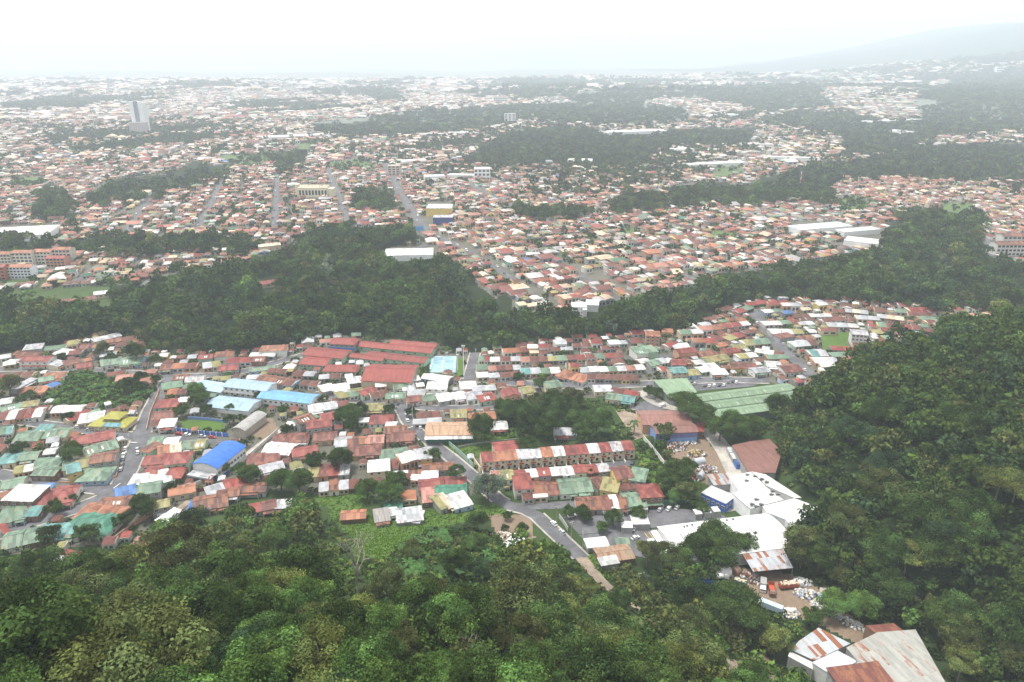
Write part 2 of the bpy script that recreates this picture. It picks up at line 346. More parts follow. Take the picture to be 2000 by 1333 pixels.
# ------------------------------------------------------------------ ground sheet
def ground():
    ys = np.concatenate([np.arange(-120, 170, 5.), np.arange(170, 620, 1.6), np.arange(620, 1200, 6.), np.geomspace(1200, 12500, 110)])
    s = np.concatenate([np.linspace(-1.15, -.75, 25)[:-1], np.linspace(-.75, .75, 521), np.linspace(.75, 1.15, 25)[1:]])
    Y, S = np.meshgrid(ys, s, indexing='ij'); X = S * (np.maximum(Y, 0) + 260); Z = T(X.ravel(), Y.ravel()).reshape(X.shape)
    ny, nx = X.shape; idx = np.arange(ny * nx).reshape(ny, nx)
    f = np.stack([idx[:-1, :-1], idx[:-1, 1:], idx[1:, 1:], idx[1:, :-1]], -1).reshape(-1, 4)
    v = np.stack([X, Y, Z], -1).reshape(-1, 3); c = v[f].mean(1)
    px, py, d = project(c[:, 0], c[:, 1], c[:, 2])
    C = np.tile(np.array([.115, .112, .09]), (len(f), 1))
    sl = (c[:, 2] > 1.5) | (c[:, 1] < 262)
    C[sl] = (.030, .048, .018)
    nt_ = poly_in(px, py, NEARTOWN); C[~nt_ & (c[:, 1] < 480)] = (.040, .065, .022); C[sl & ~nt_] = (.030, .048, .018)
    C[in_any(px, py, WOODS)] = (.020, .031, .013)
    C[in_any(px, py, MIDGRASS)] = (.095, .14, .055)
    C[in_any(px, py, SCRUB)] = (.055, .085, .03)
    C[in_any(px, py, GRASS)] = (.075, .13, .03)
    C[in_any(px, py, CROP + [BANANAS])] = (.035, .075, .025)
    C[in_any(px, py, SOIL)] = (.20, .15, .11)
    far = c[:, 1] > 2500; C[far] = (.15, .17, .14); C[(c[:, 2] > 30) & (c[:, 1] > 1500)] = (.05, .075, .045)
    g = NG('earth_and_grass'); at = g.n('Attribute', attribute_name='Col').outputs['Color']; p = g.geo()
    n1 = g.noise(p, .05, 5, .65); n2 = g.noise(p, .6, 4, .6); n3 = g.noise(p, .004, 4, .6)
    t = g.math('MULTIPLY', g.math('MULTIPLY_ADD', n1, .9, .55), g.math('MULTIPLY_ADD', n2, .7, .65))
    t = g.math('MULTIPLY', t, g.math('MULTIPLY_ADD', n3, .5, .75))
    m = g.bsdf(g.mix(1.0, at, g.n('CombineColor', inp={0: t, 1: t, 2: g.math('POWER', t, 1.15)}).outputs[0], 'MULTIPLY'), .95, 0, .1)
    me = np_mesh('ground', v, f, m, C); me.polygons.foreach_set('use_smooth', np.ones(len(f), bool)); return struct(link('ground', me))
ground()
def surface(kind):
    if 'surf_' + kind not in MATS:
        g = NG(kind); p = g.geo(); n = g.noise(p, .35, 5, .65); n2 = g.noise(p, 2.5, 3)
        base = {'asphalt': (.115, .115, .125), 'dirt': (.25, .20, .155), 'concrete': (.33, .31, .28), 'court': (.22, .36, .42), 'mark': (.75, .75, .72), 'yellow': (.6, .42, .06), 'pave': (.34, .32, .29)}[kind]
        n3 = g.ramp(g.noise(p, .09, 3, .7), .42, .58); t = g.math('MULTIPLY', g.math('MULTIPLY', g.math('MULTIPLY_ADD', n, .9, .55), g.math('MULTIPLY_ADD', n2, .4, .8)), g.math('MULTIPLY_ADD', n3, .35, .82))
        MATS['surf_' + kind] = g.bsdf(g.mix(1.0, base, g.n('CombineColor', inp={0: t, 1: t, 2: t}).outputs[0], 'MULTIPLY'), .85, 0, .25)
    return MATS['surf_' + kind]
def resample(line, step):
    line = [np.array(p, float) for p in line]
    # round the corners once before cutting into steps
    sm = [line[0]]
    for a, b in zip(line[:-1], line[1:]): sm += [a * .75 + b * .25, a * .25 + b * .75]
    sm.append(line[-1]); out_ = []
    for a, b in zip(sm[:-1], sm[1:]):
        n = max(1, int(np.linalg.norm(b - a) / step)); out_ += [a + (b - a) * k / n for k in range(n)]
    return out_ + [sm[-1]]
def strip(name, line, w, mat, dz, off=0.0, step=4.0, th=0.0, cut=()):
    """ribbon of width w along a line, off to the side by off; th > 0 gives it a kerb's height"""
    P = resample(line, step); b = MB(); vs = []
    for i, p in enumerate(P):
        d = P[min(i + 1, len(P) - 1)] - P[max(i - 1, 0)]; d = d / (np.linalg.norm(d) + 1e-9); n = np.array([-d[1], d[0]])
        row = []
        for k in (-.5, 0, .5):
            q = p + n * (off + k * w); row.append((q[0], q[1], max(TT(q[0], q[1]), 0) + dz + th))
        vs += row
    m = len(P)
    fs = []
    keep = [all(seg_dist(np.array([p[0] + 0.]), np.array([p[1] + 0.]), l2)[0] > w2 / 2 + .2 for l2, w2, s2 in cut) for p in [vs[i * 3 + 1] for i in range(m)]]
    for i in range(m - 1):
        if not (keep[i] and keep[i + 1]): continue
        for k in (0, 1): fs.append((i * 3 + k, i * 3 + 3 + k, i * 3 + 4 + k, i * 3 + 1 + k))
    b.add(vs, fs)
    if th:
        lo = [(x, y, z - th - .05) for x, y, z in vs]
        b2 = [(lo[i * 3], lo[i * 3 + 3], vs[i * 3 + 3], vs[i * 3]) for i in range(m - 1) if keep[i] and keep[i + 1]] + [(vs[i * 3 + 2], vs[i * 3 + 5], lo[i * 3 + 5], lo[i * 3 + 2]) for i in range(m - 1) if keep[i] and keep[i + 1]]
        for q in b2: b.add(q, [(0, 1, 2, 3)])
    return b.build(name, mat)
for i, (ln, wd, sf) in enumerate(ROAD_XY):
    struct(strip('dirt_track' if sf == 'dirt' else 'lane' if sf == 'concrete' else 'road', ln, wd, surface(sf), .06 + i * .012))
    if sf == 'asphalt' and wd >= 6.5 and i not in (10, 11):
        for sd_ in (-1, 1):
            struct(strip('pavement', ln, 1.0, surface('pave'), .03 + i * .004, sd_ * (wd / 2 + .6), 3.0, .14, [q for j, q in enumerate(ROAD_XY) if j != i and j not in (15, 16)]))
for i, (ln, wd) in enumerate(MID_XY):
    struct(strip('road', ln, wd * .8, surface('asphalt'), .08 + i * .02, 0, 20.0))
for i, (pl, sf) in enumerate(PAVED):
    p3 = [onplane(*p) for p in pl]; b = MB(); b.add([(x, y, max(TT(x, y), 0) + .05 + i * .006) for x, y in p3], [tuple(range(len(p3)))])
    struct(b.build({'asphalt': 'car_park', 'concrete': 'yard', 'court': 'sports_court_floor', 'dirt': 'dirt_yard'}[sf], surface(sf)))
# painted lines
def marks():
    b = MB()
    def ln(a, c, w, z=.33):
        a, c = np.array(onplane(*a)), np.array(onplane(*c)); d = (c - a) / np.linalg.norm(c - a); n = np.array([-d[1], d[0]]) * w / 2
        b.add([(*(a - n), z), (*(c - n), z), (*(c + n), z), (*(a + n), z)], [(0, 1, 2, 3)])
    for k in range(8):
        x = 1222 + k * 9; ln((x, 1045 - k * .8), (x + 9, 1056 - k * .8), .25)
    for p, q in [((1120,1018),(1142,1036)), ((1142,1036),(1150,1033)), ((1128,1016),(1150,1033)), ((1120,1018),(1128,1016)), ((1124,1017),(1146,1034))]: ln(p, q, .3)
    struct(b.build('road_markings', surface('yellow')))
    b.v, b.f, b.m = [], [], []
    for p, q in [((847,698),(889,698)), ((889,698),(886,726)), ((886,726),(839,726)), ((839,726),(847,698)), ((867,698),(862,726)), ((857,706),(875,706)), ((856,718),(874,718))]: ln(p, q, .3, .30)
    for p, q in [((1058,1018),(1064,1016)), ((250,865),(268,866)), ((222,955),(236,945)), ((795,838),(808,834))]: ln(p, q, .45, .40)
    struct(b.build('road_markings', surface('mark')))
marks()
# ------------------------------------------------------------------ near houses: read off the photograph one by one (or terrace by terrace)
# crop x0 y0 x1 y1 depth colours kind : centre line of the roof, left end to right end; kinds g gable (ridge along), x gable (ridge across), h hip, s single slope, 2 = two storeys
ROWS = """
a 0 275 60 265 9 W s|a 45 300 120 295 8 WS s|a 100 250 230 265 10 U g|a 130 285 290 285 11 R g2|a 135 225 240 215 10 S s2|a 240 230 370 215 10 GG g|a 380 200 440 195 9 Y s2|a 400 215 510 215 10 r g|a 320 245 390 255 9 W s|a 390 250 460 245 9 r s
a 515 185 670 150 8 S s|a 590 190 760 165 10 UU g|a 290 325 350 300 10 S s|a 350 310 440 290 11 r g|a 430 325 510 315 10 R g|a 560 265 650 255 8 S s|a 560 310 680 290 14 GG g|a 680 300 800 290 14 GG g|a 20 315 90 305 8 W s|a 890 265 940 262 7 W g
a 900 330 1100 320 10 rOr g|a 1050 275 1100 272 8 S s|a 1110 275 1190 270 9 R g|a 1200 265 1300 260 8 U s|a 1130 325 1230 310 11 SY g|a 1220 340 1330 330 10 R g|a 1270 295 1480 288 10 RRr g|a 1400 260 1540 262 8 WW s|a 1455 228 1600 222 12 O h2|a 1390 347 1550 330 7 G g|a 815 357 870 355 7 P s
a 0 385 40 380 9 R g|a 70 375 190 370 10 UU g|a 215 405 300 390 9 G g|a 240 388 360 380 9 O s|a 75 455 190 395 5 S s|a 120 462 260 450 10 OO h|a 265 440 320 418 8 B s|a 0 525 70 515 10 W s|a 0 572 120 540 9 G g|a 120 545 215 532 8 Y s
a 10 600 250 580 13 rWrRW g|a 300 568 470 560 10 WWW g|a 200 562 280 556 8 r s|a 370 625 500 575 9 RR g|a 455 605 560 580 8 G s|a 440 625 580 605 12 W s|a 650 395 745 385 11 P g|a 785 405 850 400 10 P h
a 900 440 1020 420 11 GG g|a 940 472 1040 465 9 Or g|a 870 535 1000 525 13 RR h|a 1000 512 1050 510 7 W s|a 850 605 970 590 12 rr g|a 845 643 900 635 9 r s|a 890 652 980 645 9 W s|a 970 390 1050 385 9 U g|a 1040 400 1140 395 10 S g|a 1030 440 1110 440 8 G s
a 0 690 70 678 11 GT g|a 105 718 240 715 12 G g|a 200 682 290 680 9 T s|a 255 702 390 695 12 GG g|a 260 738 330 727 8 S s|a 400 745 640 705 12 RR g|a 470 805 650 755 11 GGG g|a 505 840 650 822 11 U g2|a 0 842 110 832 12 TT h|a 110 832 220 820 9 G g
a 180 872 340 860 12 GG h|a 80 907 190 888 8 YW s|a 200 912 330 915 9 G g|a 350 885 500 855 11 GY g|a 370 912 450 892 9 T s2|a 450 930 620 922 13 G h|a 0 990 140 970 10 GG g|a 0 1060 140 1015 10 UU g|a 60 1035 230 1040 13 W s2|a 190 1012 290 1002 8 B s
a 170 1072 420 1035 15 RR h|a 310 1022 440 1012 8 R g|a 0 1155 150 1125 15 GG h|a 150 1140 230 1135 8 T s|a 210 1242 440 1232 11 TT h|a 375 1250 450 1242 9 G s|a 400 1190 650 1205 16 D h|a 450 1130 720 1142 13 OOO h|a 560 1085 760 1072 9 UUU g|a 20 1300 240 1255 13 GG g|a 0 1240 40 1225 10 R g
a 640 1040 760 1012 9 B s|a 770 1010 900 992 11 G g2|a 730 962 820 957 9 W s|a 790 975 950 932 12 WWW s|a 800 922 1030 910 13 RR h|a 800 855 930 842 10 R h|a 930 845 1060 832 12 R h2|a 820 775 870 790 9 U s|a 880 795 1010 772 11 OC g|a 1020 765 1150 755 11 GY g|a 830 748 920 740 8 G s|a 920 748 1000 742 8 W g
a 940 1030 1090 1002 9 O g|a 845 1100 945 1080 7 Y g2|a 1080 1100 1270 1065 13 UUU g|a 1050 1112 1170 1108 7 B s|a 900 1200 1010 1132 8 WW s|a 1150 1032 1250 1005 9 S s|a 1240 985 1380 970 10 RR h|a 1210 1035 1340 1022 8 UU g|a 1350 1005 1490 1000 9 U g|a 1380 850 1560 832 12 rr h|a 1450 905 1580 875 9 S g
a 1490 775 1640 790 13 W g|a 1630 812 1770 792 10 R g|a 1520 732 1720 722 12 rr h|a 1750 722 1880 712 10 r g|a 1790 612 1900 592 10 R g2|a 1650 635 1740 605 10 U g2|a 1710 657 1850 642 11 R g2|a 1720 565 1880 542 11 WS g|a 1870 755 2000 742 11 Sr g|a 1600 650 1650 648 6 W s
a 1720 915 1950 900 11 YrRS s|a 1780 1000 2000 977 9 SUSr s|a 1370 1120 1540 1092 8 Rr g|a 1540 1097 1620 1092 7 S s|a 1450 390 1650 420 11 UUUU g|a 1640 365 1760 372 8 US g|a 1790 458 1860 442 9 W s|a 1865 452 1950 442 9 W s|a 1940 403 2000 397 9 W g|a 1890 490 1990 472 10 YG g|a 1780 388 1900 380 8 SU s|a 1380 388 1460 385 8 S s
a 750 1302 860 1292 9 P g|a 800 1272 870 1265 7 O g|a 1680 420 1780 425 8 UU g|a 1500 350 1600 355 8 rU g|a 600 370 700 360 7 r g|a 60 1260 190 1240 0 - -|a 1540 470 1700 480 0 - -
g 220 650 350 610 7 W s|g 330 605 455 620 8 Rr g|g 0 690 60 690 10 G h|g 0 735 50 735 8 r g|g 560 640 760 620 9 G s|g 750 545 840 535 8 P g
b 70 187 140 182 7 P g|b 70 455 130 442 9 W s|b 135 452 220 440 9 W s|b 220 407 300 397 10 W g|b 160 490 240 472 10 YS g|b 230 472 310 462 9 Y g|b 290 480 380 455 10 R g|b 350 490 450 472 10 UU g|b 380 432 440 427 7 W s|b 440 492 550 490 9 G g|b 480 442 560 432 9 G g|b 530 450 600 442 10 S s|b 540 400 620 387 10 W g
b 650 380 800 402 10 WWW g|b 560 472 660 472 9 SS g|b 550 512 640 502 9 r g|b 640 505 720 495 9 G g|b 670 432 780 432 11 W h2|b 720 505 800 490 12 W g|b 810 497 880 482 11 W g|b 880 497 970 482 11 S g|b 945 505 1040 490 12 R g|b 850 435 940 430 12 W g|b 920 452 1050 442 8 SS s|b 1090 480 1180 470 12 R x2|b 1190 462 1260 452 10 Y g|b 1170 420 1210 420 7 P s|b 1320 432 1410 422 11 G g2
b 1090 242 1230 232 9 OOr g|b 1230 215 1285 215 8 W s2|b 1288 215 1340 210 8 R g2|b 1380 197 1440 192 9 S s2|b 1480 210 1580 207 8 UU s|b 1580 190 1640 187 9 R g2|b 1680 197 1740 195 9 W s2|b 1740 195 1780 192 8 S s|b 1240 245 1340 242 7 Cr s|b 1345 230 1480 228 7 US s|b 1640 225 1740 220 7 rU s
b 955 285 1020 283 9 GR g|b 1020 288 1190 285 9 WrS g|b 1190 288 1340 285 9 PUU g|b 1340 285 1760 262 9 YGrRrGRr g|b 945 335 1010 332 9 G h|b 1010 340 1190 330 8 PrUS g|b 1190 355 1410 347 10 TSGW g|b 945 375 1010 372 9 W s|b 1010 380 1190 367 8 SUr g|b 1410 360 1560 398 13 OO h|b 1465 325 1510 322 8 R x2|b 1520 347 1880 332 9 SWWGSPW g|b 1560 382 1850 390 9 UUUUrU g
b 1820 245 1940 230 12 GG s2|b 1845 302 1900 292 8 W s|b 1900 315 1960 302 9 G g|b 1958 297 2000 292 9 S g|b 1965 345 2000 340 9 R x|b 1600 455 1700 452 8 S s|b 1700 452 1850 485 7 rR g|b 1670 492 1830 512 9 GT g|b 800 597 890 592 10 Y s|b 900 608 1050 600 9 OO g|b 1022 660 1115 655 10 W g|b 1375 690 1500 690 9 S g
b 610 602 740 592 9 UUr g|b 590 635 750 628 7 SS s|b 350 622 480 617 12 R h|b 430 682 560 672 9 UU g|b 440 648 500 650 7 W s|b 290 627 345 625 6 W s|b 330 555 430 552 10 Y g|b 155 745 430 732 9 SOP g|b 445 720 600 712 12 rr g|b 230 800 410 792 11 rr h|b 405 818 560 802 11 GG h|b 510 842 600 822 10 WW s2|b 600 822 690 812 10 S s2
b 340 882 460 872 11 W g2|b 462 872 510 870 9 r s|b 480 940 640 930 7 WU s|b 640 890 820 880 8 UU g|b 520 935 640 945 7 rW s|b 640 935 730 932 8 W g|b 620 985 760 975 12 RR g|b 760 975 885 972 10 R h|b 715 1018 890 1012 10 D g|b 640 1050 720 1042 11 P s|b 715 1095 790 1072 12 YC s|b 800 1085 900 1062 11 W s|b 430 1102 530 1097 8 D g|b 440 1132 500 1122 8 W g|b 510 1155 640 1160 9 S s|b 380 1172 450 1162 9 U s
b 1040 778 1190 762 10 R g2|b 1075 935 1150 930 9 Y g2|b 1150 930 1680 887 8 RWRWWRRS g2|b 1150 975 1250 968 12 R s2|b 1250 1012 1410 1000 13 Ur g|b 1400 995 1580 982 14 GG g|b 1600 982 1660 972 10 U s|b 1645 985 1740 1000 12 Y s|b 1705 925 1800 915 11 r g2|b 1805 925 1895 940 11 G s2|b 1705 992 1820 988 8 r s|b 1850 1025 1970 1020 11 R h2|b 1500 1092 1700 1085 11 UUr g|b 1690 1082 1780 1080 11 WU g|b 1765 1072 1880 1067 12 G g
b 1025 930 1075 925 7 P s|b 1200 1050 1260 1045 6 r s|b 1260 1048 1340 1045 4 W s
e 390 452 470 425 9 RG g|e 440 412 560 397 9 RR g|e 570 402 640 402 9 R g2|e 645 412 740 412 9 WS s2|e 750 405 800 402 9 r s2|e 840 412 890 407 8 W s2|e 540 452 640 442 8 WG s|e 650 455 700 452 8 B s2|e 700 472 800 472 8 UU g|e 750 437 800 432 8 C s|e 800 472 960 472 8 WSWU g|e 540 517 640 512 9 WW g|e 640 512 740 507 9 Gr g|e 740 517 820 512 8 SW s
e 75 567 200 560 9 GS s2|e 180 547 250 540 9 P g2|e 250 547 330 535 9 U s|e 310 532 410 520 10 RR g|e 390 522 460 515 9 W s|e 430 567 490 557 8 U s|e 150 612 280 612 10 OR g2|e 0 642 60 627 9 R g|e 40 645 130 640 8 W s|e 60 672 160 660 9 R g2|e 250 602 350 590 9 rr g|e 330 602 420 575 10 YR g|e 280 642 330 630 8 O g|e 320 672 400 660 9 R g|e 190 692 280 677 10 U h
e 215 722 340 702 10 Y g|e 370 652 440 642 9 Y g|e 430 627 570 612 11 YGG g|e 500 667 660 690 9 WWU g|e 560 702 680 700 9 GG g|e 400 702 500 690 9 YW g|e 360 752 500 750 11 rr g|e 480 782 570 772 9 S g|e 560 742 640 745 11 W g|e 640 772 740 762 13 r g|e 0 718 30 725 9 W g|e 30 732 110 735 10 R g|e 20 778 110 772 10 T g2|e 110 792 180 787 9 Y g|e 180 777 230 770 9 W s|e 220 762 290 755 9 W s|e 250 790 340 787 8 W s
e 580 562 760 560 11 WWY g|e 620 592 700 580 8 r s|e 700 632 830 622 12 SSU g|e 740 602 820 595 8 U s|e 800 682 890 680 13 TS g|e 820 722 950 720 10 WWS g|e 860 747 940 747 8 W s|e 920 692 1060 685 9 GG g|e 1000 717 1060 710 8 P g|e 920 652 1130 662 9 RRR g|e 1035 562 1125 570 11 S g2|e 1210 592 1260 592 8 G g|e 930 442 1000 450 9 rr g|e 1000 442 1130 455 10 SCS g|e 1060 482 1190 490 10 SS g
e 870 502 990 490 8 rr s|e 900 522 1070 530 10 SSW g|e 1180 472 1330 490 10 SCC g|e 1180 522 1420 542 12 GrRRr g|e 1200 552 1300 552 8 R g|e 1280 445 1340 450 9 G g|e 1350 440 1470 440 13 RR g|e 1350 462 1480 467 8 rr g|e 1410 487 1530 490 9 GG g|e 1450 507 1600 502 9 rGS g|e 1500 522 1660 527 9 GrR g|e 860 552 950 552 8 r h|e 1590 440 1640 435 8 S g|e 720 330 720 330 0 - -
"""
HS = []      # dict per house
def parse_rows():
    for ent in ROWS.replace('\n', '|').split('|'):
        p = ent.split()
        if len(p) < 8 or p[5] == '0': continue
        c = p[0]; (ax, ay), (bx, by) = K(c, float(p[1]), float(p[2])), K(c, float(p[3]), float(p[4]))
        two = '2' in p[7]; h = 5.6 if two else 3.1
        A = np.array(hit(ax, ay, h + .6)[:2]); B = np.array(hit(bx, by, h + .6)[:2]); n = len(p[6])
        v = (B - A); L = np.linalg.norm(v); v /= L; ang = math.atan2(v[1], v[0])
        for i, k in enumerate(p[6]):
            m = A + v * L * (i + .5) / n
            HS.append(dict(x=m[0], y=m[1], w=L / n - (.12 if n > 1 else 0), d=float(p[5]) * R.uniform(.92, 1.05), rz=ang, k=k, kind=p[7][0], two=two, h=h * R.uniform(.94, 1.08), row=n))
parse_rows()
# ------------------------------------------------------------------ occupancy of the valley floor, 1 m cells
OX, OY, ON, OM = -420, 180, 900, 620
OCC = np.zeros((ON, OM), np.uint8)
GX, GY = np.meshgrid(np.arange(ON) + OX + .5, np.arange(OM) + OY + .5, indexing='ij')
def occ_rect(x, y, w, d, rz, pad=0.0, test=False):
    r = math.hypot(w, d) / 2 + pad + 1
    i0, i1, j0, j1 = [int(q) for q in (max(x - r - OX, 0), min(x + r - OX + 1, ON), max(y - r - OY, 0), min(y + r - OY + 1, OM))]
    if i1 <= i0 or j1 <= j0: return False
    gx, gy = GX[i0:i1, j0:j1] - x, GY[i0:i1, j0:j1] - y; c, s = cos(rz), sin(rz)
    m = (np.abs(gx * c + gy * s) < w / 2 + pad) & (np.abs(-gx * s + gy * c) < d / 2 + pad)
    if test: return not (OCC[i0:i1, j0:j1][m]).any()
    OCC[i0:i1, j0:j1][m] = 1; return True
def occ_poly(xy):
    p = np.asarray(xy); m = poly_in(GX, GY, p); OCC[m] = 1
for ln, wd, sf in ROAD_XY: OCC[seg_dist(GX, GY, ln) < wd / 2 + 1.3] = 1
for pl, sf in PAVED: occ_poly([onplane(*p) for p in pl])
for h in HS: occ_rect(h['x'], h['y'], h['w'], h['d'], h['rz'], .3)
# ------------------------------------------------------------------ house builder
def roof_mesh(w, d, h, kind, rise, ov=.45, t=.14, ridge=True):
    b = MB(); X, Y = w / 2 + ov * .6, d / 2 + ov
    if kind == 'g':
        dz = rise * ov / (d / 2)
        b.slab([(-X, -Y, h - dz + t), (X, -Y, h - dz + t), (X, 0, h + rise + t), (-X, 0, h + rise + t)], t)
        b.slab([(-X, 0.004, h + rise + t), (X, 0.004, h + rise + t), (X, Y, h - dz + t), (-X, Y, h - dz + t)], t)
        b.box(-X, X, -.18, .18, h + rise + t - .02, h + rise + t + .06)
    elif kind == 'x':
        X, Y = w / 2 + ov, d / 2 + ov * .6; dz = rise * ov / (w / 2)
        b.slab([(-X, -Y, h - dz + t), (0, -Y, h + rise + t), (0, Y, h + rise + t), (-X, Y, h - dz + t)], t)
        b.slab([(0.004, -Y, h + rise + t), (X, -Y, h - dz + t), (X, Y, h - dz + t), (0.004, Y, h + rise + t)], t)
    elif kind == 'h':
        X = w / 2 + ov; r = max(0.0, min(X, X - Y * .8)) if X > Y else .3; z0, z1 = h - .12, h + rise
        v = [(-X, -Y, z0), (X, -Y, z0), (X, Y, z0), (-X, Y, z0), (-r, 0, z1), (r, 0, z1), (-X, -Y, z0 - t), (X, -Y, z0 - t), (X, Y, z0 - t), (-X, Y, z0 - t)]
        b.add(v, [(0, 1, 5, 4), (1, 2, 5), (2, 3, 4, 5), (3, 0, 4), (9, 8, 7, 6), (0, 6, 7, 1), (1, 7, 8, 2), (2, 8, 9, 3), (3, 9, 6, 0)])
    elif kind == 's':
        b.slab([(-X, -Y, h + .05 + t), (X, -Y, h + .05 + t), (X, Y, h + rise * .7 + t), (-X, Y, h + rise * .7 + t)], t)
    return b
def wall_mesh(w, d, h, kind, rise, base=1.2):
    b = MB(); X, Y = w / 2, d / 2
    if kind == 'g':
        p = [(-Y, -base), (Y, -base), (Y, h), (0, h + rise), (-Y, h)]
        v = [(-X, y, z) for y, z in p] + [(X, y, z) for y, z in p]
        b.add(v, [(4, 3, 2, 1, 0), (5, 6, 7, 8, 9)] + [(i, (i + 1) % 5, 5 + (i + 1) % 5, 5 + i) for i in range(5)])
    elif kind == 'x':
        p = [(-X, -base), (X, -base), (X, h), (0, h + rise), (-X, h)]
        v = [(x, -Y, z) for x, z in p] + [(x, Y, z) for x, z in p]
        b.add(v, [(0, 1, 2, 3, 4), (9, 8, 7, 6, 5)] + [((i + 1) % 5, i, 5 + i, 5 + (i + 1) % 5) for i in range(5)])
    elif kind == 's':
        p = [(-Y, -base), (Y, -base), (Y, h + rise * .7), (-Y, h)]
        v = [(-X, y, z) for y, z in p] + [(X, y, z) for y, z in p]
        b.add(v, [(3, 2, 1, 0), (4, 5, 6, 7)] + [(i, (i + 1) % 4, 4 + (i + 1) % 4, 4 + i) for i in range(4)])
    else: b.box(-X, X, -Y, Y, -base, h - .12)
    return b
_wm = {}
def window(parent, x, y, z, w=1.3, h=1.1, side='f', name='window'):
    """window part (frame) with its pane as sub-part; side f faces -y, l faces -x, r faces +x, k faces +y"""
    key = (round(w, 1), round(h, 1))
    if key not in _wm:
        b = MB(); W, Hh = key[0] / 2, key[1] / 2
        for bx in ((-W - .08, W + .08, Hh, Hh + .1), (-W - .08, W + .08, -Hh - .1, -Hh), (-W - .08, -W, -Hh, Hh), (W, W + .08, -Hh, Hh), (-.03, .03, -Hh, Hh)): b.box(bx[0], bx[1], -.09, .05, bx[2], bx[3])
        g = MB().box(-W, W, -.045, .02, -Hh, Hh)
        _wm[key] = (b.mesh('window', FRAME), g.mesh('pane', GLASS))
    a, p = _wm[key]; o = link(name, a, parent, (x, y, z)); o.rotation_euler = (0, 0, {'f': 0, 'l': -pi / 2, 'r': pi / 2, 'k': pi}[side])
    link('pane', p, o); return o
_door = MB().box(-.5, .5, -.09, .04, 0, 2.1).mesh('door', DOORM)
_gate = MB().box(-1.3, 1.3, -.08, .04, 0, 2.2).mesh('garage_door', plain('garage_steel', (.28, .27, .26), .5))
_tank = MB().tube([(0, 0, 0), (0, 0, 1.2), (0, 0, 1.35)], [.55, .55, .2], 10).mesh('water_tank', plain('tank_black', (.06, .06, .07), .5))
def make_house(h, name='house', detail=2, wm=None):
    z = min(TT(h['x'] + a, h['y'] + b) for a in (-4, 4) for b in (-4, 4)); z = max(z, 0)
    t = empty(name, (h['x'], h['y'], z), h['rz']); w, d, hh, kd = h['w'], h['d'], h['h'], h['kind']
    rise = {'g': d * .13, 'x': w * .16, 'h': min(w, d) * .17, 's': d * .12}[kd] * R.uniform(.8, 1.2); h['rise'] = rise
    wn, wmt = R.choices(WALLS, [5, 4, 3, 2, 2, 2, 1.5, 1])[0]
    if wm is not None: wmt = wm
    if h['k'] in 'US' and R.random() < .5: wmt = WALLS[2][1]
    wall_mesh(w, d, hh, kd, rise).build('wall', wmt, t)
    ro = roof_mesh(w, d, hh, kd, rise).build('roof', roof_mat(h['k']), t)
    # porch or lean-to on the street side, and small roof pieces: what breaks up these roofs in the photograph
    r = R.random()
    if detail > 0 and r < .55 and h['row'] < 4 or h['two'] and r < .7:
        pw = w * R.uniform(.45, .95); px = R.uniform(-1, 1) * (w - pw) / 2; pz = 2.75 if h['two'] else hh - .35
        b = MB(); y0 = -d / 2 - R.uniform(1.2, 2.4)
        b.slab([(px - pw / 2, y0, pz - .35), (px + pw / 2, y0, pz - .35), (px + pw / 2, -d / 2 - .012, pz), (px - pw / 2, -d / 2 - .012, pz)], .1)
        po = b.build('porch_roof', roof_mat(h['k'] if R.random() < .5 else R.choice('UrWSGR')), t)
        q = MB()
        for sx in (px - pw / 2 + .15, px + pw / 2 - .15): q.box(sx - .08, sx + .08, y0 + .1, y0 + .26, -.5, pz - .42)
        q.build('porch_post', FRAME, po)
    if detail > 0 and kd in 'gs' and R.random() < .10:
        sl = MB(); n = R.randint(1, 3); sgn = rise * .7 / d if kd == 's' else rise / (d / 2)
        for i in range(n):
            x = (i - (n - 1) / 2) * 1.6 + R.uniform(-.5, .5); ya, yb = -d * .4, -d * .16
            za = hh + (.05 + (ya + d / 2) * sgn if kd == 's' else (ya + d / 2) * sgn) + .20; zb = hh + (.05 if kd == 's' else 0) + (yb + d / 2) * sgn + .20
            sl.slab([(x - .4, ya, za), (x + .4, ya, za), (x + .4, yb, zb), (x - .4, yb, zb)], .05)
        sl.build('skylight', plain('skylight_plastic', (.75, .77, .76), .3), ro)
    if detail > 1:
        st = 2 if h['two'] else 1; n = max(1, min(4, int(w / 3.2)))
        for s in range(st):
            zc = 1.55 + s * 2.7
            dk = R.randrange(n)
            for i in range(n):
                x = (i - (n - 1) / 2) * w / n
                if s == 0 and i == dk: link('door', _door, t, (x, -d / 2, 0.0))
                elif s == 0 and w > 7 and R.random() < .3: link('garage_door', _gate, t, (x, -d / 2, 0.0))
                else: window(t, x, -d / 2, zc)
            sd_ = 'r' if h['x'] < 0 else 'l'
            if h['row'] < 3: window(t, (w / 2) * (1 if sd_ == 'r' else -1), R.uniform(-.2, .2) * d, zc, 1.1, 1.0, sd_)
    return t
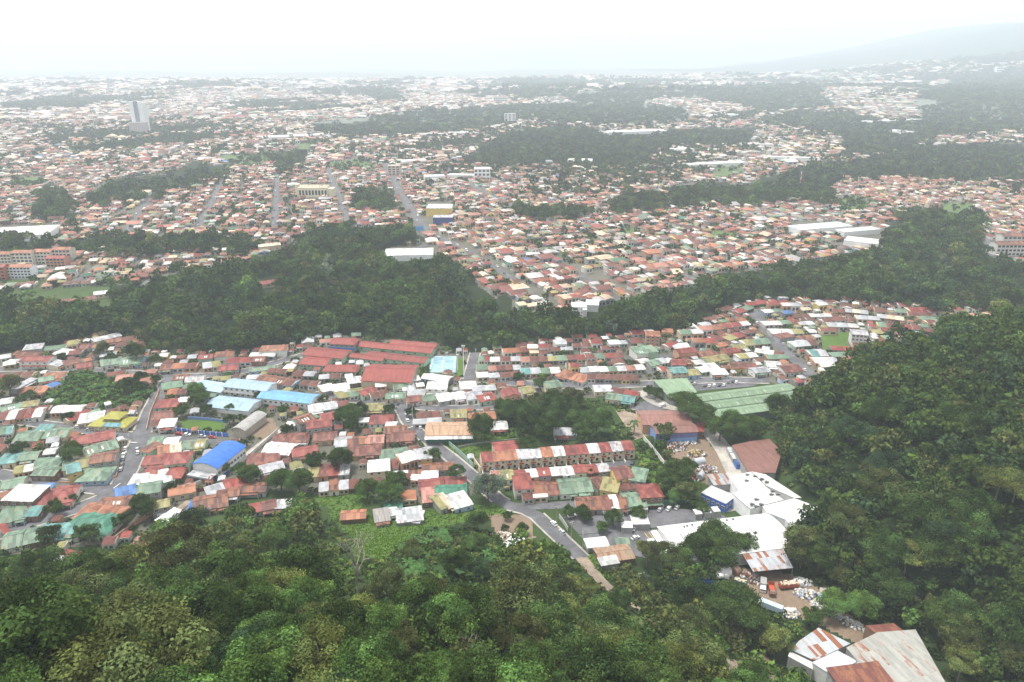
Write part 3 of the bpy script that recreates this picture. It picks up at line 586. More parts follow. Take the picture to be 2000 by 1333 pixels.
# ------------------------------------------------------------------ the buildings one can name
LM = []      # (words for labels, pixel x, pixel y)
def frame_of(c, x0, y0, x1, y1, z):
    A = np.array(hit(*K(c, x0, y0), z)[:2]); B = np.array(hit(*K(c, x1, y1), z)[:2]); v = B - A; L = float(np.linalg.norm(v))
    return (A + B) / 2, L, math.atan2(v[1], v[0])
def arch_mesh(w, d, h, rise, ov=.5, t=.2, n=10):
    b = MB(); X = w / 2 + ov; Y = d / 2 + ov; up = [(Y * (2 * i / n - 1), h + rise * (1 - (2 * i / n - 1) ** 2)) for i in range(n + 1)]
    for (ya, za), (yb, zb) in zip(up[:-1], up[1:]): b.slab([(-X, ya, za + t), (X, ya, za + t), (X, yb, zb + t), (-X, yb, zb + t)], t)
    return b
def arch_wall(w, d, h, rise, n=10):
    b = MB(); X, Y = w / 2, d / 2; p = [(-Y, -1.2), (Y, -1.2)] + [(Y * (1 - 2 * i / n), h + rise * (1 - (1 - 2 * i / n) ** 2) - .02) for i in range(n + 1)]
    m = len(p); v = [(-X, y, z) for y, z in p] + [(X, y, z) for y, z in p]
    b.add(v, [tuple(range(m))[::-1], tuple(range(m, 2 * m))] + [(i, (i + 1) % m, m + (i + 1) % m, m + i) for i in range(m)]); return b
def hall(name, label, cat, c, x0, y0, x1, y1, d, h, kind, rise, rm, wm, group=None, wins=0, sides='f', rows=1, far=False, wsize=(1.5, 1.2)):
    m, L, rz = frame_of(c, x0, y0, x1, y1, h + rise * .6); z = max(TT(*m), 0)
    t = empty(name, (m[0], m[1], z), rz, label, cat, group)
    if kind == 'a': arch_wall(L, d, h, rise).build('wall', wm, t); arch_mesh(L, d, h, rise).build('roof', rm, t)
    elif kind == 'f':
        MB().box(-L / 2, L / 2, -d / 2, d / 2, -1.2, h).build('wall', wm, t)
        b = MB(); b.box(-L / 2 - .1, L / 2 + .1, -d / 2 - .1, d / 2 + .1, h, h + .3)
        b.build('roof', rm, t)
    else: wall_mesh(L, d, h, kind, rise).build('wall', wm, t); roof_mesh(L, d, h, kind, rise, .7, .2).build('roof', rm, t)
    for s in range(rows):
        zc = h * (s + .55) / rows
        for i in range(wins):
            if 'f' in sides: window(t, (i - (wins - 1) / 2) * L / wins, -d / 2, zc, *wsize)
        nd = max(2, int(wins * d / L))
        for i in range(nd if wins else 0):
            if 'r' in sides: window(t, L / 2, (i - (nd - 1) / 2) * d / nd, zc, *wsize, side='r')
            if 'l' in sides: window(t, -L / 2, (i - (nd - 1) / 2) * d / nd, zc, *wsize, side='l')
    if not far: occ_rect(m[0], m[1], L, d, rz, .8)
    return t, L, rz
def prism(name, label, cat, pts, h, rm, wm, rz=0.0, t=.3, slope=0.0, posts=False):
    """building whose roof outline was read off the photograph at height h; the roof rises by slope towards its far side"""
    P = [np.array(onplane(*p, h)) for p in pts]; cen = sum(P) / len(P); z = max(TT(*cen), 0)
    e = empty(name, (cen[0], cen[1], z), rz, label, cat); c, s = cos(-rz), sin(-rz)
    L = [(c * (p - cen)[0] - s * (p - cen)[1], s * (p - cen)[0] + c * (p - cen)[1]) for p in P]
    if sum(a[0] * b[1] - b[0] * a[1] for a, b in zip(L, L[1:] + L[:1])) < 0: L = L[::-1]
    hz = lambda q: h + slope * q[1]
    MB().slab([(x, y, hz((x, y))) for x, y in L], t).build('roof', rm, e)
    b = MB(); I = [(x * .985, y * .985) for x, y in L]; n = len(I)
    if posts:
        for x, y in I: b.box(x - .15, x + .15, y - .15, y + .15, -1, hz((x, y)) - t)
        b.build('post', wm, e)
    else:
        b.add([(x, y, -1.2) for x, y in I] + [(x, y, hz((x, y)) - t - .004) for x, y in I], [(i, (i + 1) % n, n + (i + 1) % n, n + i) for i in range(n)]); b.build('wall', wm, e)
    occ_poly([tuple(p) for p in P]); return e
def lm(words, c, x, y): LM.append((words,) + K(c, x, y))
W_ = {k: v for k, v in WALLS}
WHITE = wall_mat('white_wall', (.76, .76, .75), .12); WHITE_ROOF = sheet_mat('white_roof_panels', (.52, .52, .52), -.05, 1.6, 9, .12)
BLUEPAINT = plain('blue_paint', (.06, .15, .50)); REDROOF = sheet_mat('red_school_roof', (.20, .047, .038), .05, 1.0, 6, .14); BROWNROOF = sheet_mat('brown_roof', (.20, .10, .082), .05, 1.0, 5, .12)
GREENROOF = sheet_mat('green_market_roof', (.16, .23, .145), -.05, 1.1, 7, .14); SKYBLUE = sheet_mat('sky_blue_roof', (.13, .30, .47), -.1, 1.0, 8, .10); PALEBLUE = sheet_mat('pale_blue_roof', (.27, .38, .48), .0, 1.0, 5, .14)
GYMROOF = sheet_mat('royal_blue_roof', (.028, .115, .40), -.2, 1.0, 12, .08); OLDZINC = sheet_mat('old_zinc_sheets', (.27, .27, .25), .27, 1.1, 7, .16, .4); STRIPES = sheet_mat('rust_striped_sheets', (.36, .38, .40), .50, 1.1, 5, .2, .85)
# blue gym beside the narrow street
t, L, rz = hall('gymnasium', 'gymnasium with a vivid royal blue arched roof and white windowed side walls', 'sports hall', 'a', 1140, 880, 1300, 760, 14.5, 6.5, 'a', 2.2, GYMROOF, WHITE, None, 9, 'f', 1, wsize=(1.7, 1.4))
b = MB(); b.box(-L / 2 - 5.5, -L / 2 - .25, -7, 7, 3.6, 3.8); b.box(-L / 2 - 5.5, -L / 2 - 5.3, -7, 7, 2.9, 3.6); b.build('canopy', roof_mat('S'), t)
for y in (-6.6, 0, 6.6): MB().box(-L / 2 - 5.3, -L / 2 - 5.05, y - .12, y + .12, -1, 3.6).build('canopy_post', BLUEPAINT, t)
MB().box(-L / 2 - .06, -L / 2 - .02, -7.1, 7.1, 0, 2.4).build('painted_dado', BLUEPAINT, t); MB().box(-L / 2, L / 2, -7.29, -7.26, 0, 1.3).build('painted_dado', BLUEPAINT, t)
lm('blue-roofed gym', 'a', 1200, 830)
# blue school
S_ = 'blue-roofed school'
t, L, rz = hall('school_building', 'two-storey school block with a pale blue roof and an open gallery', 'school', 'a', 1275, 415, 1515, 440, 12, 6.4, 'g', 1.6, PALEBLUE, WHITE, None, 8, 'f', 2)
MB().box(-L / 2, L / 2, -7.6, -6.02, 3.0, 3.2).build('gallery_floor', CONC, t); b = MB(); b.box(-L / 2, L / 2, -7.6, -7.5, 3.2, 4.0)
b.build('gallery_railing', WHITE, t)
t, L, rz = hall('school_building', 'long low school wing under a bright sky blue roof', 'school', 'a', 1465, 475, 1755, 508, 12, 4.6, 'g', 1.5, SKYBLUE, WHITE, None, 10, 'fr', 1)
hall('school_building', 'lower school wing with a weathered pale blue and white roof', 'school', 'a', 1185, 520, 1420, 545, 15, 3.4, 'g', 1.3, PALEBLUE, WHITE)
hall('school_building', 'small school wing with faded pale blue roof beside the two-storey block', 'school', 'a', 1110, 425, 1265, 450, 12, 3.4, 'g', 1.3, PALEBLUE, WHITE)
t, L, rz = hall('court_canopy', 'grey barrel-vaulted canopy over the school court', 'canopy', 'a', 1330, 680, 1450, 590, 8, 4.6, 'a', 1.6, sheet_mat('grey_canopy_sheets', (.27, .265, .255), .0, 1.0, 5, .1), wall_mat('tan_wall', (.40, .36, .30)))
lm(S_, 'a', 1450, 500); lm('grey vaulted canopy', 'a', 1390, 635)
# yellow villa on the corner
m, L, rz = frame_of('a', 530, 620, 725, 628, 5)
v = empty('villa', (m[0], m[1], 0), rz, 'corner villa with olive yellow tiered pyramid roofs and a cream arcade', 'villa')
MB().box(-L / 2, L / 2, -6, 6, -1, 3.0).build('wall', W_['cream'], v); roof_mesh(L, 12, 3.2, 'h', 1.8, .9).build('roof', sheet_mat('yellow_villa_roof', (.30, .285, .045), -.1, .6, .6, .12), v)
MB().box(-3.6, 5, -1.5, 5.5, 3.1, 6.1).build('upper_wall', W_['cream'], v)
q = roof_mesh(9.4, 8.2, 6.2, 'h', 1.7, .9).build('upper_roof', MATS['yellow_villa_roof'], v); q.location = (.7, 2, 0)
b = MB(); b.slab([(-L * .12, -6.9, 3.35), (L * .4, -6.9, 3.35), (L * .36, -2, 4.35), (-L * .08, -2, 4.35)], .1); b.build('blue_roof_patch', sheet_mat('faded_teal_sheets', (.12, .26, .30), 0), v)
for i in range(7): MB().box(-L / 2 + i * L / 6 - .15, -L / 2 + i * L / 6 + .15, -7.3, -7.0, -.5, 2.95).build('arcade_pillar', W_['cream'], v)
for i in range(5): window(v, -L / 2 + (i + .5) * L / 5, -6, 1.5)
occ_rect(m[0], m[1], L, 13, rz, 1); lm('yellow villa', 'a', 640, 600)
# red school
for lab, a in [('long classroom block with a brick red roof at the far side of the red school', (290, 198, 705, 238, 10, 3.6, 'g', 1.5)), ('second long classroom block with red roof in the red school yard', (340, 255, 668, 292, 10, 3.6, 'g', 1.5)),
               ('rearmost narrow red-roofed school block against the ravine trees', (470, 188, 725, 210, 7, 3.6, 'g', 1.2)), ('broad red-roofed hall on the left edge of the red school', (0, 238, 225, 258, 15, 4.2, 'g', 1.8)),
               ('low red-roofed school hall below the broad one', (-20, 290, 125, 300, 14, 3.4, 'g', 1.4)), ('narrow red-roofed link building in the red school yard', (230, 262, 430, 288, 7, 3.2, 'g', .9)),
               ('cream-walled school annexe with a faded red roof', (100, 333, 280, 335, 11, 3.4, 'h', 1.4))]:
    hall('school_building', lab, 'school', 'b', *a, REDROOF, W_['cream'] if 'annexe' in lab else W_['pale green'], None, 7, 'f')
t, L, rz = hall('school_building', 'two-storey red-roofed school block with a blue balcony railing', 'school', 'b', 140, 180, 275, 186, 12, 6.6, 'h', 1.8, REDROOF, wall_mat('grey_green_wall', (.25, .32, .34)), None, 5, 'fr', 2)
MB().box(-L / 2 - 1.2, L / 2 + 1.2, -7.4, -7.3, 3.0, 4.1).build('balcony_railing', BLUEPAINT, t); MB().box(-L / 2 - 1.2, L / 2 + 1.2, -7.4, -6.0, 2.8, 3.0).build('balcony_floor', CONC, t)
t, L, rz = hall('gymnasium', 'large plain red-roofed gymnasium at the near end of the red school', 'sports hall', 'b', 330, 350, 600, 358, 27, 5.5, 'g', 3.2, REDROOF, W_['cream'])
lm('red-roofed school', 'b', 380, 260); lm('red gymnasium', 'b', 460, 355)
# green market
ex = 'green_market_hall'
A, B_, D_ = [np.array(onplane(*K('c', *p), 7.0)) for p in ((705, 205), (1235, 140), (872, 318))]
uv = B_ - A; L = float(np.linalg.norm(uv)); rz = math.atan2(uv[1], uv[0]); dep = abs((D_ - A) @ np.array([-uv[1], uv[0]]) / L); cen = (A + B_) / 2 + (D_ - A) / 2
t = empty('market_hall', (cen[0], cen[1], 0), rz, 'vast green-roofed market hall with parallel ridges below the wooded hill', 'market hall')
MB().box(-L / 2, L / 2, -dep / 2, dep / 2, -1, 5.6).build('wall', wall_mat('dark_grey_wall', (.16, .17, .17)), t)
for i in range(3):
    dd = dep / 3; q = roof_mesh(L, dd, 5.7, 'g', .9, .25).build('roof', GREENROOF, t); q.location = (0, (i - 1) * (dd + .02), .0 + i * .5)
    b = MB()
    for k in range(5): x = (k - 2) * L / 5.4; y0, y1 = -dd * .42, -dd * .15; b.slab([(x - .14, y0, 5.7 + .9 * (y0 + dd / 2) / (dd / 2) + .2), (x + .14, y0, 5.7 + .9 * (y0 + dd / 2) / (dd / 2) + .2), (x + .14, y1, 5.7 + .9 * (y1 + dd / 2) / (dd / 2) + .2), (x - .14, y1, 5.7 + .9 * (y1 + dd / 2) / (dd / 2) + .2)], .05)
    b.build('skylight', plain('skylight_plastic', (.52, .54, .53), .3), q)
occ_rect(cen[0], cen[1], L, dep, rz, 1)
prism('market_wing', 'side wing of the market with a pale green roof beside the car park', 'market hall', [K('c', *p) for p in ((503, 122), (690, 110), (748, 190), (700, 200), (862, 312), (720, 262), (588, 214))], 5.3, GREENROOF, MATS['dark_grey_wall'], rz)
lm('green market hall', 'c', 950, 220)
# warehouse with blue walls, brown roofs
hall('warehouse', 'brown-roofed warehouse behind the blue-walled one', 'warehouse', 'c', 430, 325, 700, 322, 17, 6, 'g', 1.6, BROWNROOF, W_['peach'])
t, L, rz = hall('warehouse', 'warehouse with pale blue walls under a brown metal roof', 'warehouse', 'c', 503, 392, 735, 380, 10, 7, 'g', 1.3, BROWNROOF, wall_mat('blue_warehouse_wall', (.20, .33, .62)), None, 5, 'f', 1)
MB().box(-L / 2, L / 2, -5.16, -5.02, 3.6, 6.6).build('wall_band', wall_mat('violet_wall_band', (.16, .17, .34)), t)
hall('shed', 'small red lean-to shed at the end of the blue-walled warehouse', 'shed', 'c', 735, 378, 785, 385, 9, 4.5, 's', 1.2, roof_mat('R'), W_['brown']); lm('blue-walled warehouse', 'c', 600, 420)
prism('depot', 'depot with one broad plain brown roof at the foot of the wooded hill', 'warehouse', [K('c', *p) for p in ((940, 485), (1050, 462), (1150, 450), (1222, 522), (1185, 640), (1035, 640))], 6.0, BROWNROOF, W_['grey'], .3); lm('brown-roofed depot', 'c', 1080, 550)
for i, (x, y) in enumerate([(925, 500), (945, 535), (965, 570)]): hall('shipping_container', ['grey container at the head of the row beside the brown depot', 'pale container in the middle of the row beside the brown depot', 'blue-grey container nearest the factory beside the brown depot'][i], 'container', 'c', x + 16, y + 30, x, y, 2.5, 2.6, 'f', 0, [roof_mat('S'), roof_mat('W'), roof_mat('B')][i], BLUEPAINT if i == 2 else W_['grey'])
# white factory
t, L, rz = hall('factory_hall', 'white factory hall with a long shallow arched roof', 'factory', 'c', 590, 1022, 1215, 945, 24, 6.2, 'a', 2.0, WHITE_ROOF, WHITE, None, 6, 'l', 1, wsize=(.7, 1.3))
b = MB(); b.box(-L / 2 - 3.4, -L / 2 - .6, -12, 12, 4.6, 4.8); b.build('canopy', WHITE, t)
b = MB()
for (x, y0, y1) in ((-L * .38, -9, 3), (-L * .06, -9, 4), (L * .22, -7, 6)):
    for k in range(8):
        ya, yb = y0 + (y1 - y0) * k / 8, y0 + (y1 - y0) * (k + 1) / 8; za, zb = [6.2 + 2.0 * (1 - (q / 12.5) ** 2) + .24 for q in (ya, yb)]
        b.slab([(x - .22, ya, za), (x + .22, ya, za), (x + .22, yb, zb), (x - .22, yb, zb)], .06)
b.build('roof_gutter', plain('gutter_grey', (.16, .16, .17)), t)
VENT = MB().box(-.35, .35, -.35, .35, -.3, .5).mesh('roof_vent', plain('vent_dark', (.05, .05, .06)))
for x, y in ((-.30, 8), (-.27, 8.6), (-.22, 9), (-.08, 9.2), (.1, 9.5), (.0, 2), (.16, 9.8)): link('roof_vent', VENT, t, (x * L, y, 6.2 + 2 * (1 - (y / 12.5) ** 2) + .25))
fr = rz
def blk(lab, pts, h, nm='factory_block', sl=0.0): return prism(nm, lab, 'factory', [K('c', *p) for p in pts], h, WHITE_ROOF, WHITE, fr, .3, sl)
f1 = blk('white flat-roofed factory block nearest the wooded hill', [(1112, 825), (1290, 782), (1428, 832), (1275, 945), (1240, 900), (1135, 858)], 7.9)
f2 = blk('white factory block in the middle with rooftop fans', [(940, 752), (1130, 716), (1232, 790), (1110, 822), (1045, 842)], 7.3)
f3 = blk('white factory block at the far end beside the brown depot', [(925, 660), (1045, 634), (1128, 714), (985, 745)], 6.9)
f4 = prism('factory_aisle', 'sloping grey factory aisle along the foot of the hill', 'factory', [K('c', *p) for p in ((1050, 632), (1130, 648), (1330, 778), (1290, 780), (1135, 712))], 6.6, sheet_mat('grey_white_sheets', (.55, .54, .52), 0, 1.2, 8, .06), WHITE, fr)
COOL = MB().box(-.6, .6, -.45, .45, 0, .9).tube([(0, 0, .9), (0, 0, 1.05)], [.35, .35], 10).box(.75, 1.5, -.3, .3, 0, .55).mesh('cooling_unit', plain('unit_grey', (.16, .165, .17), .5))
for e, ps in ((f2, ((9, 4), (7, 1.5), (10, 1), (-2, -1))), (f3, ((6, 3), (8, 0), (9, -3), (3, 5), (0, 0))), (f1, ((-12, 6), (-9, 7), (-13, 8)))):
    for x, y in ps: link('cooling_unit', COOL, e, (x, y, 7.9 if e is f1 else 7.3 if e is f2 else 6.9))
lm('white factory', 'c', 1100, 880)
t, L, rz = hall('office_block', 'small blue-walled office with a white roof beside the white factory', 'office', 'c', 800, 735, 935, 795, 9, 5, 'f', 0, WHITE_ROOF, BLUEPAINT, None, 5, 'fr', 1); lm('blue-walled office', 'c', 865, 770)
hall('shed', 'rust-striped open shed behind the blue-walled office', 'shed', 'c', 825, 680, 930, 672, 8, 4, 's', .8, STRIPES, W_['grey'])
hall('guard_canopy', 'white flat canopy over the car park gate', 'canopy', 'c', 380, 905, 475, 905, 7, 3, 'f', 0, WHITE_ROOF, W_['grey']); hall('guard_canopy', 'smaller white canopy left of the gate canopy', 'canopy', 'c', 325, 930, 385, 932, 5, 2.8, 'f', 0, WHITE_ROOF, W_['grey'])
for i, (x, y) in enumerate([(750, 862), (800, 855), (850, 848)]): hall('kiosk', ['white-topped kiosk at the left end of the row by the factory', 'white-topped kiosk in the middle of the row by the factory', 'pale kiosk at the right end of the row by the factory'][i], 'kiosk', 'c', x - 18, y, x + 18, y - 3, 4, 2.8, 'f', 0, WHITE_ROOF, W_['grey'])
hall('bus_shelter', 'white canopy at the roadside end of the car park', 'canopy', 'c', 128, 1030, 240, 1022, 6, 3, 'a', .5, WHITE_ROOF, W_['grey']); hall('shed', 'rust-striped hut with a green neighbour at the car park corner', 'shed', 'c', 190, 1090, 375, 1075, 9, 3.2, 'g', .9, sheet_mat('rusty_hut_sheets', (.34, .25, .17), .5, .7, 3, .3), W_['brown'])
hall('shed', 'pale green roofed hut behind the rusty hut', 'shed', 'c', 300, 1040, 370, 1040, 8, 3.2, 's', .7, roof_mat('G'), W_['brown']); hall('shed', 'small white-roofed lean-to before the rusty hut', 'shed', 'c', 205, 1132, 300, 1128, 4, 2.8, 's', .5, roof_mat('W'), W_['grey'])
# open sheds of the scrap yard
prism('open_shed', 'open-sided scrap yard shed under a grey roof with rusty patches', 'shed', [K('f', *p) for p in ((408, 588), (640, 556), (712, 690), (490, 712))], 6.0, sheet_mat('zinc_with_rust_patches', (.33, .345, .37), .36, 1.5, 5, .18, .6), plain('steel_post', (.2, .2, .2)), fr, .2, .04, True); lm('rust-patched open shed', 'f', 560, 630)
sh = frame_of('f', 960, 1170, 1390, 1050, 8)[2]
prism('warehouse', 'big grey zinc-roofed warehouse in the lower right corner', 'warehouse', [K('f', *p) for p in ((1005, 1150), (1180, 1066), (1392, 1048), (1580, 1360), (1560, 1460), (1000, 1460), (930, 1312), (1072, 1226))], 8.0, OLDZINC, W_['grey'], sh, .25, .05)
prism('warehouse_wing', 'rust-striped zinc roof wing left of the big grey warehouse', 'warehouse', [K('f', *p) for p in ((852, 1036), (1030, 1122), (832, 1216), (700, 1160), (742, 1110))], 6.6, STRIPES, W_['grey'], sh, .2, .03)
prism('warehouse_wing', 'bright pale metal roof wing at the front of the big grey warehouse', 'warehouse', [K('f', *p) for p in ((958, 1166), (1068, 1224), (930, 1306), (815, 1232))], 7.2, sheet_mat('bright_zinc', (.48, .51, .55), -.1, 2, 4, .06), WHITE, sh, .2, .02)
prism('warehouse_wing', 'narrow white roof strip at the left tip of the big warehouse', 'warehouse', [K('f', *p) for p in ((690, 1178), (815, 1238), (820, 1280), (680, 1205))], 5.8, roof_mat('W'), W_['grey'], sh, .2, .02)
prism('rusty_shed', 'dark red rusted roof shed behind the big grey warehouse', 'shed', [K('f', *p) for p in ((1112, 1018), (1272, 1004), (1338, 1050), (1180, 1068))], 6.0, sheet_mat('deep_rust_sheets', (.15, .055, .042), .5, 1, 4, .2), W_['brown'], sh, .2, .04)
lm('big grey warehouse', 'f', 1200, 1180)
hall('warehouse_wing', 'dark rusted roof strip on the near side of the big warehouse', 'warehouse', 'f', 960, 1320, 1240, 1300, 11, 7.8, 's', .8, MATS['deep_rust_sheets'], W_['grey'])
# hall with the rust-tan roof, and the green field's shed
t, L, rz = hall('hall', 'hall with a rust-tan roof, white lower sheets and green walls', 'hall', 'b', 665, 672, 925, 668, 15, 5, 'g', 1.8, sheet_mat('tan_rust_sheets', (.34, .22, .14), .2, 1, 4, .2), wall_mat('deep_green_wall', (.06, .17, .13)), None)
b = MB(); b.slab([(-L / 2 - .3, -10.6, 4.0), (L / 2 + .3, -10.6, 4.0), (L / 2 + .3, -7.9, 4.75), (-L / 2 - .3, -7.9, 4.75)], .12); b.build('lower_roof', roof_mat('W'), t); lm('rust-tan roofed hall', 'b', 800, 690)
hall('shack', 'lone orange-roofed shack in the meadow', 'shack', 'b', 190, 1160, 325, 1150, 6.5, 3.0, 'g', .8, roof_mat('O'), W_['brown']); lm('lone orange shack', 'b', 258, 1155)
hall('shack', 'grey plank shack at the meadow edge', 'shack', 'b', 375, 1165, 455, 1155, 9, 3, 's', .8, sheet_mat('grey_planks', (.27, .25, .24), .2, .4, 5, .2), W_['grey'])
hall('house', 'flat grey zinc-roofed farm shed on the meadow edge', 'shed', 'b', 500, 1165, 640, 1150, 10, 3, 's', .7, roof_mat('S'), W_['grey'])
hall('hut', 'white zinc-roofed hut among trees beside the road', 'hut', 'h', 990, 565, 1060, 545, 8, 3, 's', .8, roof_mat('W'), W_['grey']); lm('white hut', 'h', 1020, 555)
# modern white house with black window bands on the ravine edge
t, L, rz = hall('modern_house', 'white cubic three-storey house with dark window bands at the ravine edge', 'house', 'd', 905, 560, 985, 560, 13, 9, 'f', 0, WHITE_ROOF, WHITE, None, 2, 'fr', 3, wsize=(2.6, 1.7))
MB().box(L * .2, L / 2 - .2, -10.5, -6.52, -2, 8.2).build('stair_tower', WHITE, t); hall('modern_house', 'white sloping-roofed house right of the cubic house', 'house', 'd', 985, 545, 1055, 548, 12, 6, 's', 1, WHITE_ROOF, WHITE); lm('white cubic house', 'd', 945, 560)
t, L, rz = hall('house', 'tall orange three-storey house on the ravine edge', 'house', 'd', 1318, 715, 1395, 718, 11, 7.5, 'g', 1, roof_mat('O'), W_['peach'], None, 3, 'fr', 3); hall('house', 'square orange flat house above the right town', 'house', 'd', 1408, 703, 1470, 706, 9, 4.5, 'f', 0, roof_mat('O'), W_['peach'], None, 3, 'f'); lm('tall orange house', 'd', 1355, 720)
t, L, rz = hall('house', 'pale three-storey house with open ground floor in the right town', 'house', 'e', 1035, 565, 1122, 572, 10, 8.5, 'g', .8, roof_mat('S'), WHITE, None, 4, 'fl', 3); lm('pale three-storey house', 'e', 1080, 575)
# terrace of townhouses: one is built, the others are copies with their own roof colour
m0, TL, trz = frame_of('b', 968, 838, 1816, 770, 6.0)
TCOL = 'ROOSSOWRRWRSR'; NT = len(TCOL); TW = TL / NT; TH = None
def townhouse(i, k):
    global TH
    off = (i - (NT - 1) / 2) * TW; x, y = m0[0] + off * cos(trz), m0[1] + off * sin(trz)
    if TH is None:
        t = empty('townhouse', (x, y, 0), trz); W = TW - .06
        MB().box(-W / 2, W / 2, -4.5, 4.5, -1, 5.7).build('wall', wall_mat('terrace_cream', (.62, .53, .38), .15), t)
        MB().box(-W / 2, -W / 2 + .25, -8.5, -4.52, -.5, 1.2).build('garden_wall', W_['off-white'], t)
        r = MB(); r.slab([(-W / 2 - .02, -5.2, 5.75), (W / 2 + .02, -5.2, 5.75), (W / 2 + .02, 1.2, 7.5), (-W / 2 - .02, 1.2, 7.5)], .15); r.slab([(-W / 2 - .02, 1.21, 7.5), (W / 2 + .02, 1.21, 7.5), (W / 2 + .02, 5.0, 6.1), (-W / 2 - .02, 5.0, 6.1)], .15)
        r = r.build('roof', roof_mat('R'), t); r.material_slots[0].link = 'OBJECT'
        g = MB(); g.add([(-W / 2 + .05, -4.49, 5.6), (-W / 2 + .05, 4.49, 5.6), (-W / 2 + .05, 1.2, 7.3), (W / 2 - .05, -4.49, 5.6), (W / 2 - .05, 4.49, 5.6), (W / 2 - .05, 1.2, 7.3)], [(0, 2, 1), (3, 4, 5), (0, 3, 5, 2), (1, 2, 5, 4)]); g.build('gable', MATS['terrace_cream'], t)
        window(t, -W * .22, -4.5, 4.3, 1.0, 1.2); window(t, W * .26, -4.5, 4.3, 1.0, 1.2)
        # arched ground floor window
        b = MB(); pts = [(-.7, -.7), (.7, -.7), (.7, .3)] + [(.7 * cos(a), .3 + .7 * sin(a)) for a in (pi / 4, pi / 2, 3 * pi / 4)] + [(-.7, .3)]
        b.slab([(px + W * .22, pz + 1.5, 0) for px, pz in pts], .1); b.v = [(x_, -4.46 - z_ * 1.0 - .1, y_) for x_, y_, z_ in b.v]; b.build('arched_window', GLASS, t)
        link('door', _door, t, (-W * .25, -4.5, 0))
        b = MB(); b.box(-W * .42, -W * .02, -5.5, -4.52, 2.9, 3.05); b.box(-W * .42, -W * .02, -5.5, -5.42, 3.05, 3.9); b.build('balcony', plain('balcony_red', (.42, .10, .08)), t)
        TH = t
    else:
        t = TH.copy(); col.objects.link(t); t.location = (x, y, 0)
        for ch in TH.children:
            c = ch.copy(); col.objects.link(c); c.parent = t
            for gch in ch.children:
                e = gch.copy(); col.objects.link(e); e.parent = c
    for ch in t.children:
        if ch.name.startswith('roof'): ch.material_slots[0].material = roof_mat(k)
    THINGS.append(dict(o=t, kind='townhouse', colour=CODE[k][0], look='-roofed two-storey townhouse', px=project(x, y, 6)[0:2], group='cream townhouses in the terrace', cat='townhouse'))
for i, k in enumerate(TCOL): townhouse(i, k)
occ_rect(m0[0], m0[1], TL, 14, trz, 1); lm('townhouse terrace', 'b', 1400, 800)
# walls and fences
def wall_line(name, label, cat, pts, h, mat, th=.2, post=None, gap=3.0):
    P = [np.array(hit(*p)[:2]) for p in pts]; o = P[0]; z0 = max(TT(*o), 0); e = empty(name, (o[0], o[1], z0), 0, label, cat); b = MB(); q = MB()
    for a, c in zip(P[:-1], P[1:]):
        d = c - a; L = np.linalg.norm(d); d /= L; n = np.array([-d[1], d[0]]) * th / 2; k = max(1, int(L / gap))
        for i in range(k):
            s, t_ = a + d * L * i / k, a + d * L * (i + 1) / k; zs, zt = [max(TT(*v), 0) - z0 for v in (s, t_)]
            cs = [s - n - o, t_ - n - o, t_ + n - o, s + n - o]; zz = [zs, zt, zt, zs]
            b.add([(c_[0], c_[1], z_ - .6) for c_, z_ in zip(cs, zz)] + [(c_[0], c_[1], z_ + h) for c_, z_ in zip(cs, zz)], [(0, 1, 5, 4), (1, 2, 6, 5), (2, 3, 7, 6), (3, 0, 4, 7), (4, 5, 6, 7)])
            if post: q.box(s[0] - o[0] - .2, s[0] - o[0] + .2, s[1] - o[1] - .2, s[1] - o[1] + .2, zs - .4, zs + h + .15)
    b.build('wall_panel', mat, e)
    if post: q.build('pillar', post, e)
    return e
e = wall_line('field_wall', 'blue painted wall with white pillars along the small football field', 'wall', [K('a', *p) for p in ((955, 692), (1110, 712), (1275, 728))], 2.4, BLUEPAINT, .25, WHITE, 3.2)
wall_line('field_wall', 'blue painted wall on the far side of the small football field', 'wall', [K('a', *p) for p in ((1050, 628), (1160, 634), (1275, 650))], 1.8, plain('faded_blue_paint', (.16, .25, .50)), .25); lm('small football field', 'a', 1150, 665)
wall_line('street_wall', 'white and grey street wall running below the blue gym', 'wall', [K('a', *p) for p in ((1010, 1030), (1130, 985), (1240, 925), (1380, 850), (1550, 700))], 2.2, W_['off-white'])
wall_line('street_wall', 'tan wall along the alley below the yellow two-storey house', 'wall', [K('a', *p) for p in ((620, 1320), (760, 1215), (880, 1150))], 2.2, W_['peach'])
wall_line('fence', 'pale green sheet fence along the centre road beside the meadow', 'fence', [K('b', *p) for p in ((790, 770), (860, 830), (925, 895))], 2.6, wall_mat('green_sheet_fence', (.25, .36, .30)))
wall_line('gate_wall', 'cream pillared entrance wall of the townhouse terrace', 'wall', [K('b', *p) for p in ((930, 870), (950, 900), (968, 925))], 3.2, W_['cream'], .3, W_['cream'], 2.0)
wall_line('concrete_wall', 'long pale concrete wall between the scrubland and the warehouse yard', 'wall', [K('b', *p) for p in ((1875, 740), (1935, 810), (1990, 885))], 2.6, W_['off-white'])
wall_line('fence', 'dark green hedge-like sheet fence behind the car park', 'fence', [K('c', *p) for p in ((75, 845), (250, 850), (540, 820), (790, 800))], 2.6, wall_mat('deep_green_wall', (.06, .17, .13)))
wall_line('concrete_wall', 'grey roadside wall panels at the car park entrance', 'wall', [K('h', *p) for p in ((1262, 415), (1290, 455), (1312, 490))], 2.4, W_['grey'])
wall_line('concrete_wall', 'mossy concrete wall crossing the green meadow', 'wall', [K('b', *p) for p in ((840, 790), (950, 765), (1180, 745))], 1.2, W_['grey'])
wall_line('street_wall', 'kerbside garden wall along the curved left street', 'wall', [K('a', *p) for p in ((330, 985), (560, 995), (650, 950), (668, 880))], 1.3, W_['peach'])
